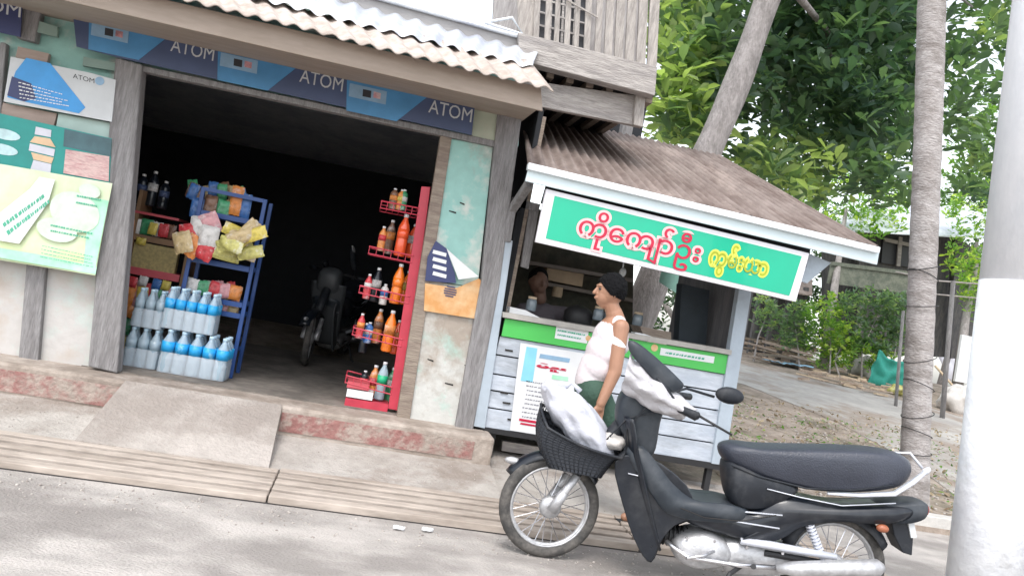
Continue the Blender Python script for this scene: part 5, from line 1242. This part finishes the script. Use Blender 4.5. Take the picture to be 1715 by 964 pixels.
MB().tube([bk(x, y, -.152) for x, y in [(1140, 850), (1180, 866), (1240, 872), (1300, 862)]], .0025, 4).build('panel_seam', M['joint'], mc)
MB().tube([bk(1196, 922, -.125), bk(1176, 930, -.17), bk(1150, 934, -.2)], .009, 8).build('gear_lever', M['chrome'], mc, smooth=True)
# gravel and grit
def gravel(n, xr_, yr_, zf, seed, rr_, name, label):
    r = random.Random(seed); mb = MB()
    for _ in range(n):
        x = r.uniform(*xr_); y = r.uniform(*yr_) if not callable(yr_) else yr_(r, x); q = r.uniform(*rr_)
        mb.ell((x, y, zf(x, y)+q*.3), (q, q*r.uniform(.6, 1), q*.6), 5, Matrix.Rotation(r.uniform(0, 3), 3, 'Z'))
    return tag(mb.build(name, M['grit']), label, 'gravel', None, 'stuff')
M['grit'] = mat('mixed grit', (.25, .22, .2), .9, .4, 40, c2=(.5, .46, .42))
gravel(700, (-2.6, 5.5), lambda r, x: -1.56-abs(r.gauss(0, .22)), lambda x, y: 0, 5, (.003, .011), 'road_gravel', 'fine grit and pebbles lying along the drain cover edge on the road')
gravel(350, (-2.4, 3.6), lambda r, x: r.uniform(-.9, -.33), lambda x, y: lerp(.045, .125, (y+.93)/.64), 6, (.002, .007), 'pavement_grit', 'grit scattered over the concrete apron')
gravel(900, (3.75, 9), lambda r, x: r.uniform(.45, 5), lambda x, y: gh(x, y), 7, (.006, .03), 'yard_rubble', 'small stones and rubble on the dirt behind the motorcycle')

for k, (x, y, mt, w, h, lb_) in enumerate(((212, 520, 'pk_org', .1, .1, 'flat orange packet lying behind the water packs below the pink row'), (240, 470, 'pk_wht', .07, .08, 'tiny white sachet hanging from the thick red shelf edge'), (222, 472, 'pk_red', .07, .09, 'tiny red sachet hanging from the thick red shelf edge'), (262, 476, 'pk_blu', .07, .09, 'tiny blue sachet hanging from the thick red shelf edge'), (278, 478, 'pk_yel', .07, .08, 'tiny yellow sachet hanging from the thick red shelf edge'))):
    putp(x, y, SY-.03, w, h, mt, lb_, .1)
for i in range(16):
    x, y = 318+R3.uniform(0, 88), 318+R3.uniform(-6, 34)
    putp(x, y, RY+.12+.01*i, .08, .13, ('pk_blu', 'pk_grn', 'pk_brn', 'pk_tan')[i % 4], 'dim snack packet heaped at the back of the top shelf of the blue rack', R3.uniform(-.4, .4), 0, 'packets at the back of the top shelf')
for i in range(12):
    x, y = 318+i*7, 497+R3.uniform(-14, 4)
    putp(x, y, RY+.2, .07, .14, ('pk_wht', 'pk_tan', 'pk_red', 'pk_pnk')[i % 4], 'small packet in the back row on the middle shelf of the blue rack', R3.uniform(-.3, .3), 0, 'packets in the back row of the middle shelf')
for k, (x, y, z_) in enumerate(((1000, 536, .35), (1015, 541, .45), (888, 520, .3), (1066, 545, .4))):
    p_ = P(x, y, z_); e = empty('jar', p_, ('squat jar with tan lid on the stall counter nearest the standing person', 'jar with tan lid on the stall counter just behind the first', 'jar with tan lid at the left of the stall counter by the white tray', 'jar with tan lid on the counter right of the standing person')[k], 'jar')
    MB().lathe(p_, [(.04, 0), (.045, .01), (.045, .08), (.035, .1)], 14).build('jar_body', M['glass'], e, smooth=True); MB().lathe(p_+Vector((0, 0, .1)), [(.038, 0), (.038, .02)], 14).build('lid', M['tan'], e)

for k, (x, y, dy, bm, lm, lb_) in enumerate(((686, 432, .2, 'sodar', 'pk_wht', 'pale labelled red bottle between the topmost orange bottle and the red post'), (636, 420, .12, 'pk_org', 'pk_red', 'short orange bottle at the left end of the second highest red rack tray'),
   (676, 510, .22, 'soda', 'pk_yel', 'orange bottle with yellow label against the red post on the middle tray'), (612, 500, .1, 'pk_red', 'pk_wht', 'short red bottle at the left end of the middle tray of the red rack'), (660, 592, .24, 'sodar', 'pk_org', 'red orange bottle against the red post above the green labelled bottle'),
   (600, 566, .1, 'pk_red', 'pk_org', 'short red bottle at the left end of the fourth tray of the red rack'), (650, 672, .22, 'pk_grn', 'pk_wht', 'green bottle behind the green labelled bottle at the foot of the red rack'), (620, 668, .2, 'pk_org', 'pk_red', 'orange bottle left of the green labelled bottle at the foot of the red rack'))):
    p_ = P(x, y, BY+dy); h = .2 if 'short' in lb_ else .28
    e = empty('bottle', p_, lb_, 'bottle', 'drink bottles on the red rack'); bottle(p_, h, h*.148, M[bm], M[lm], M['white'], e, 'bottle_body')
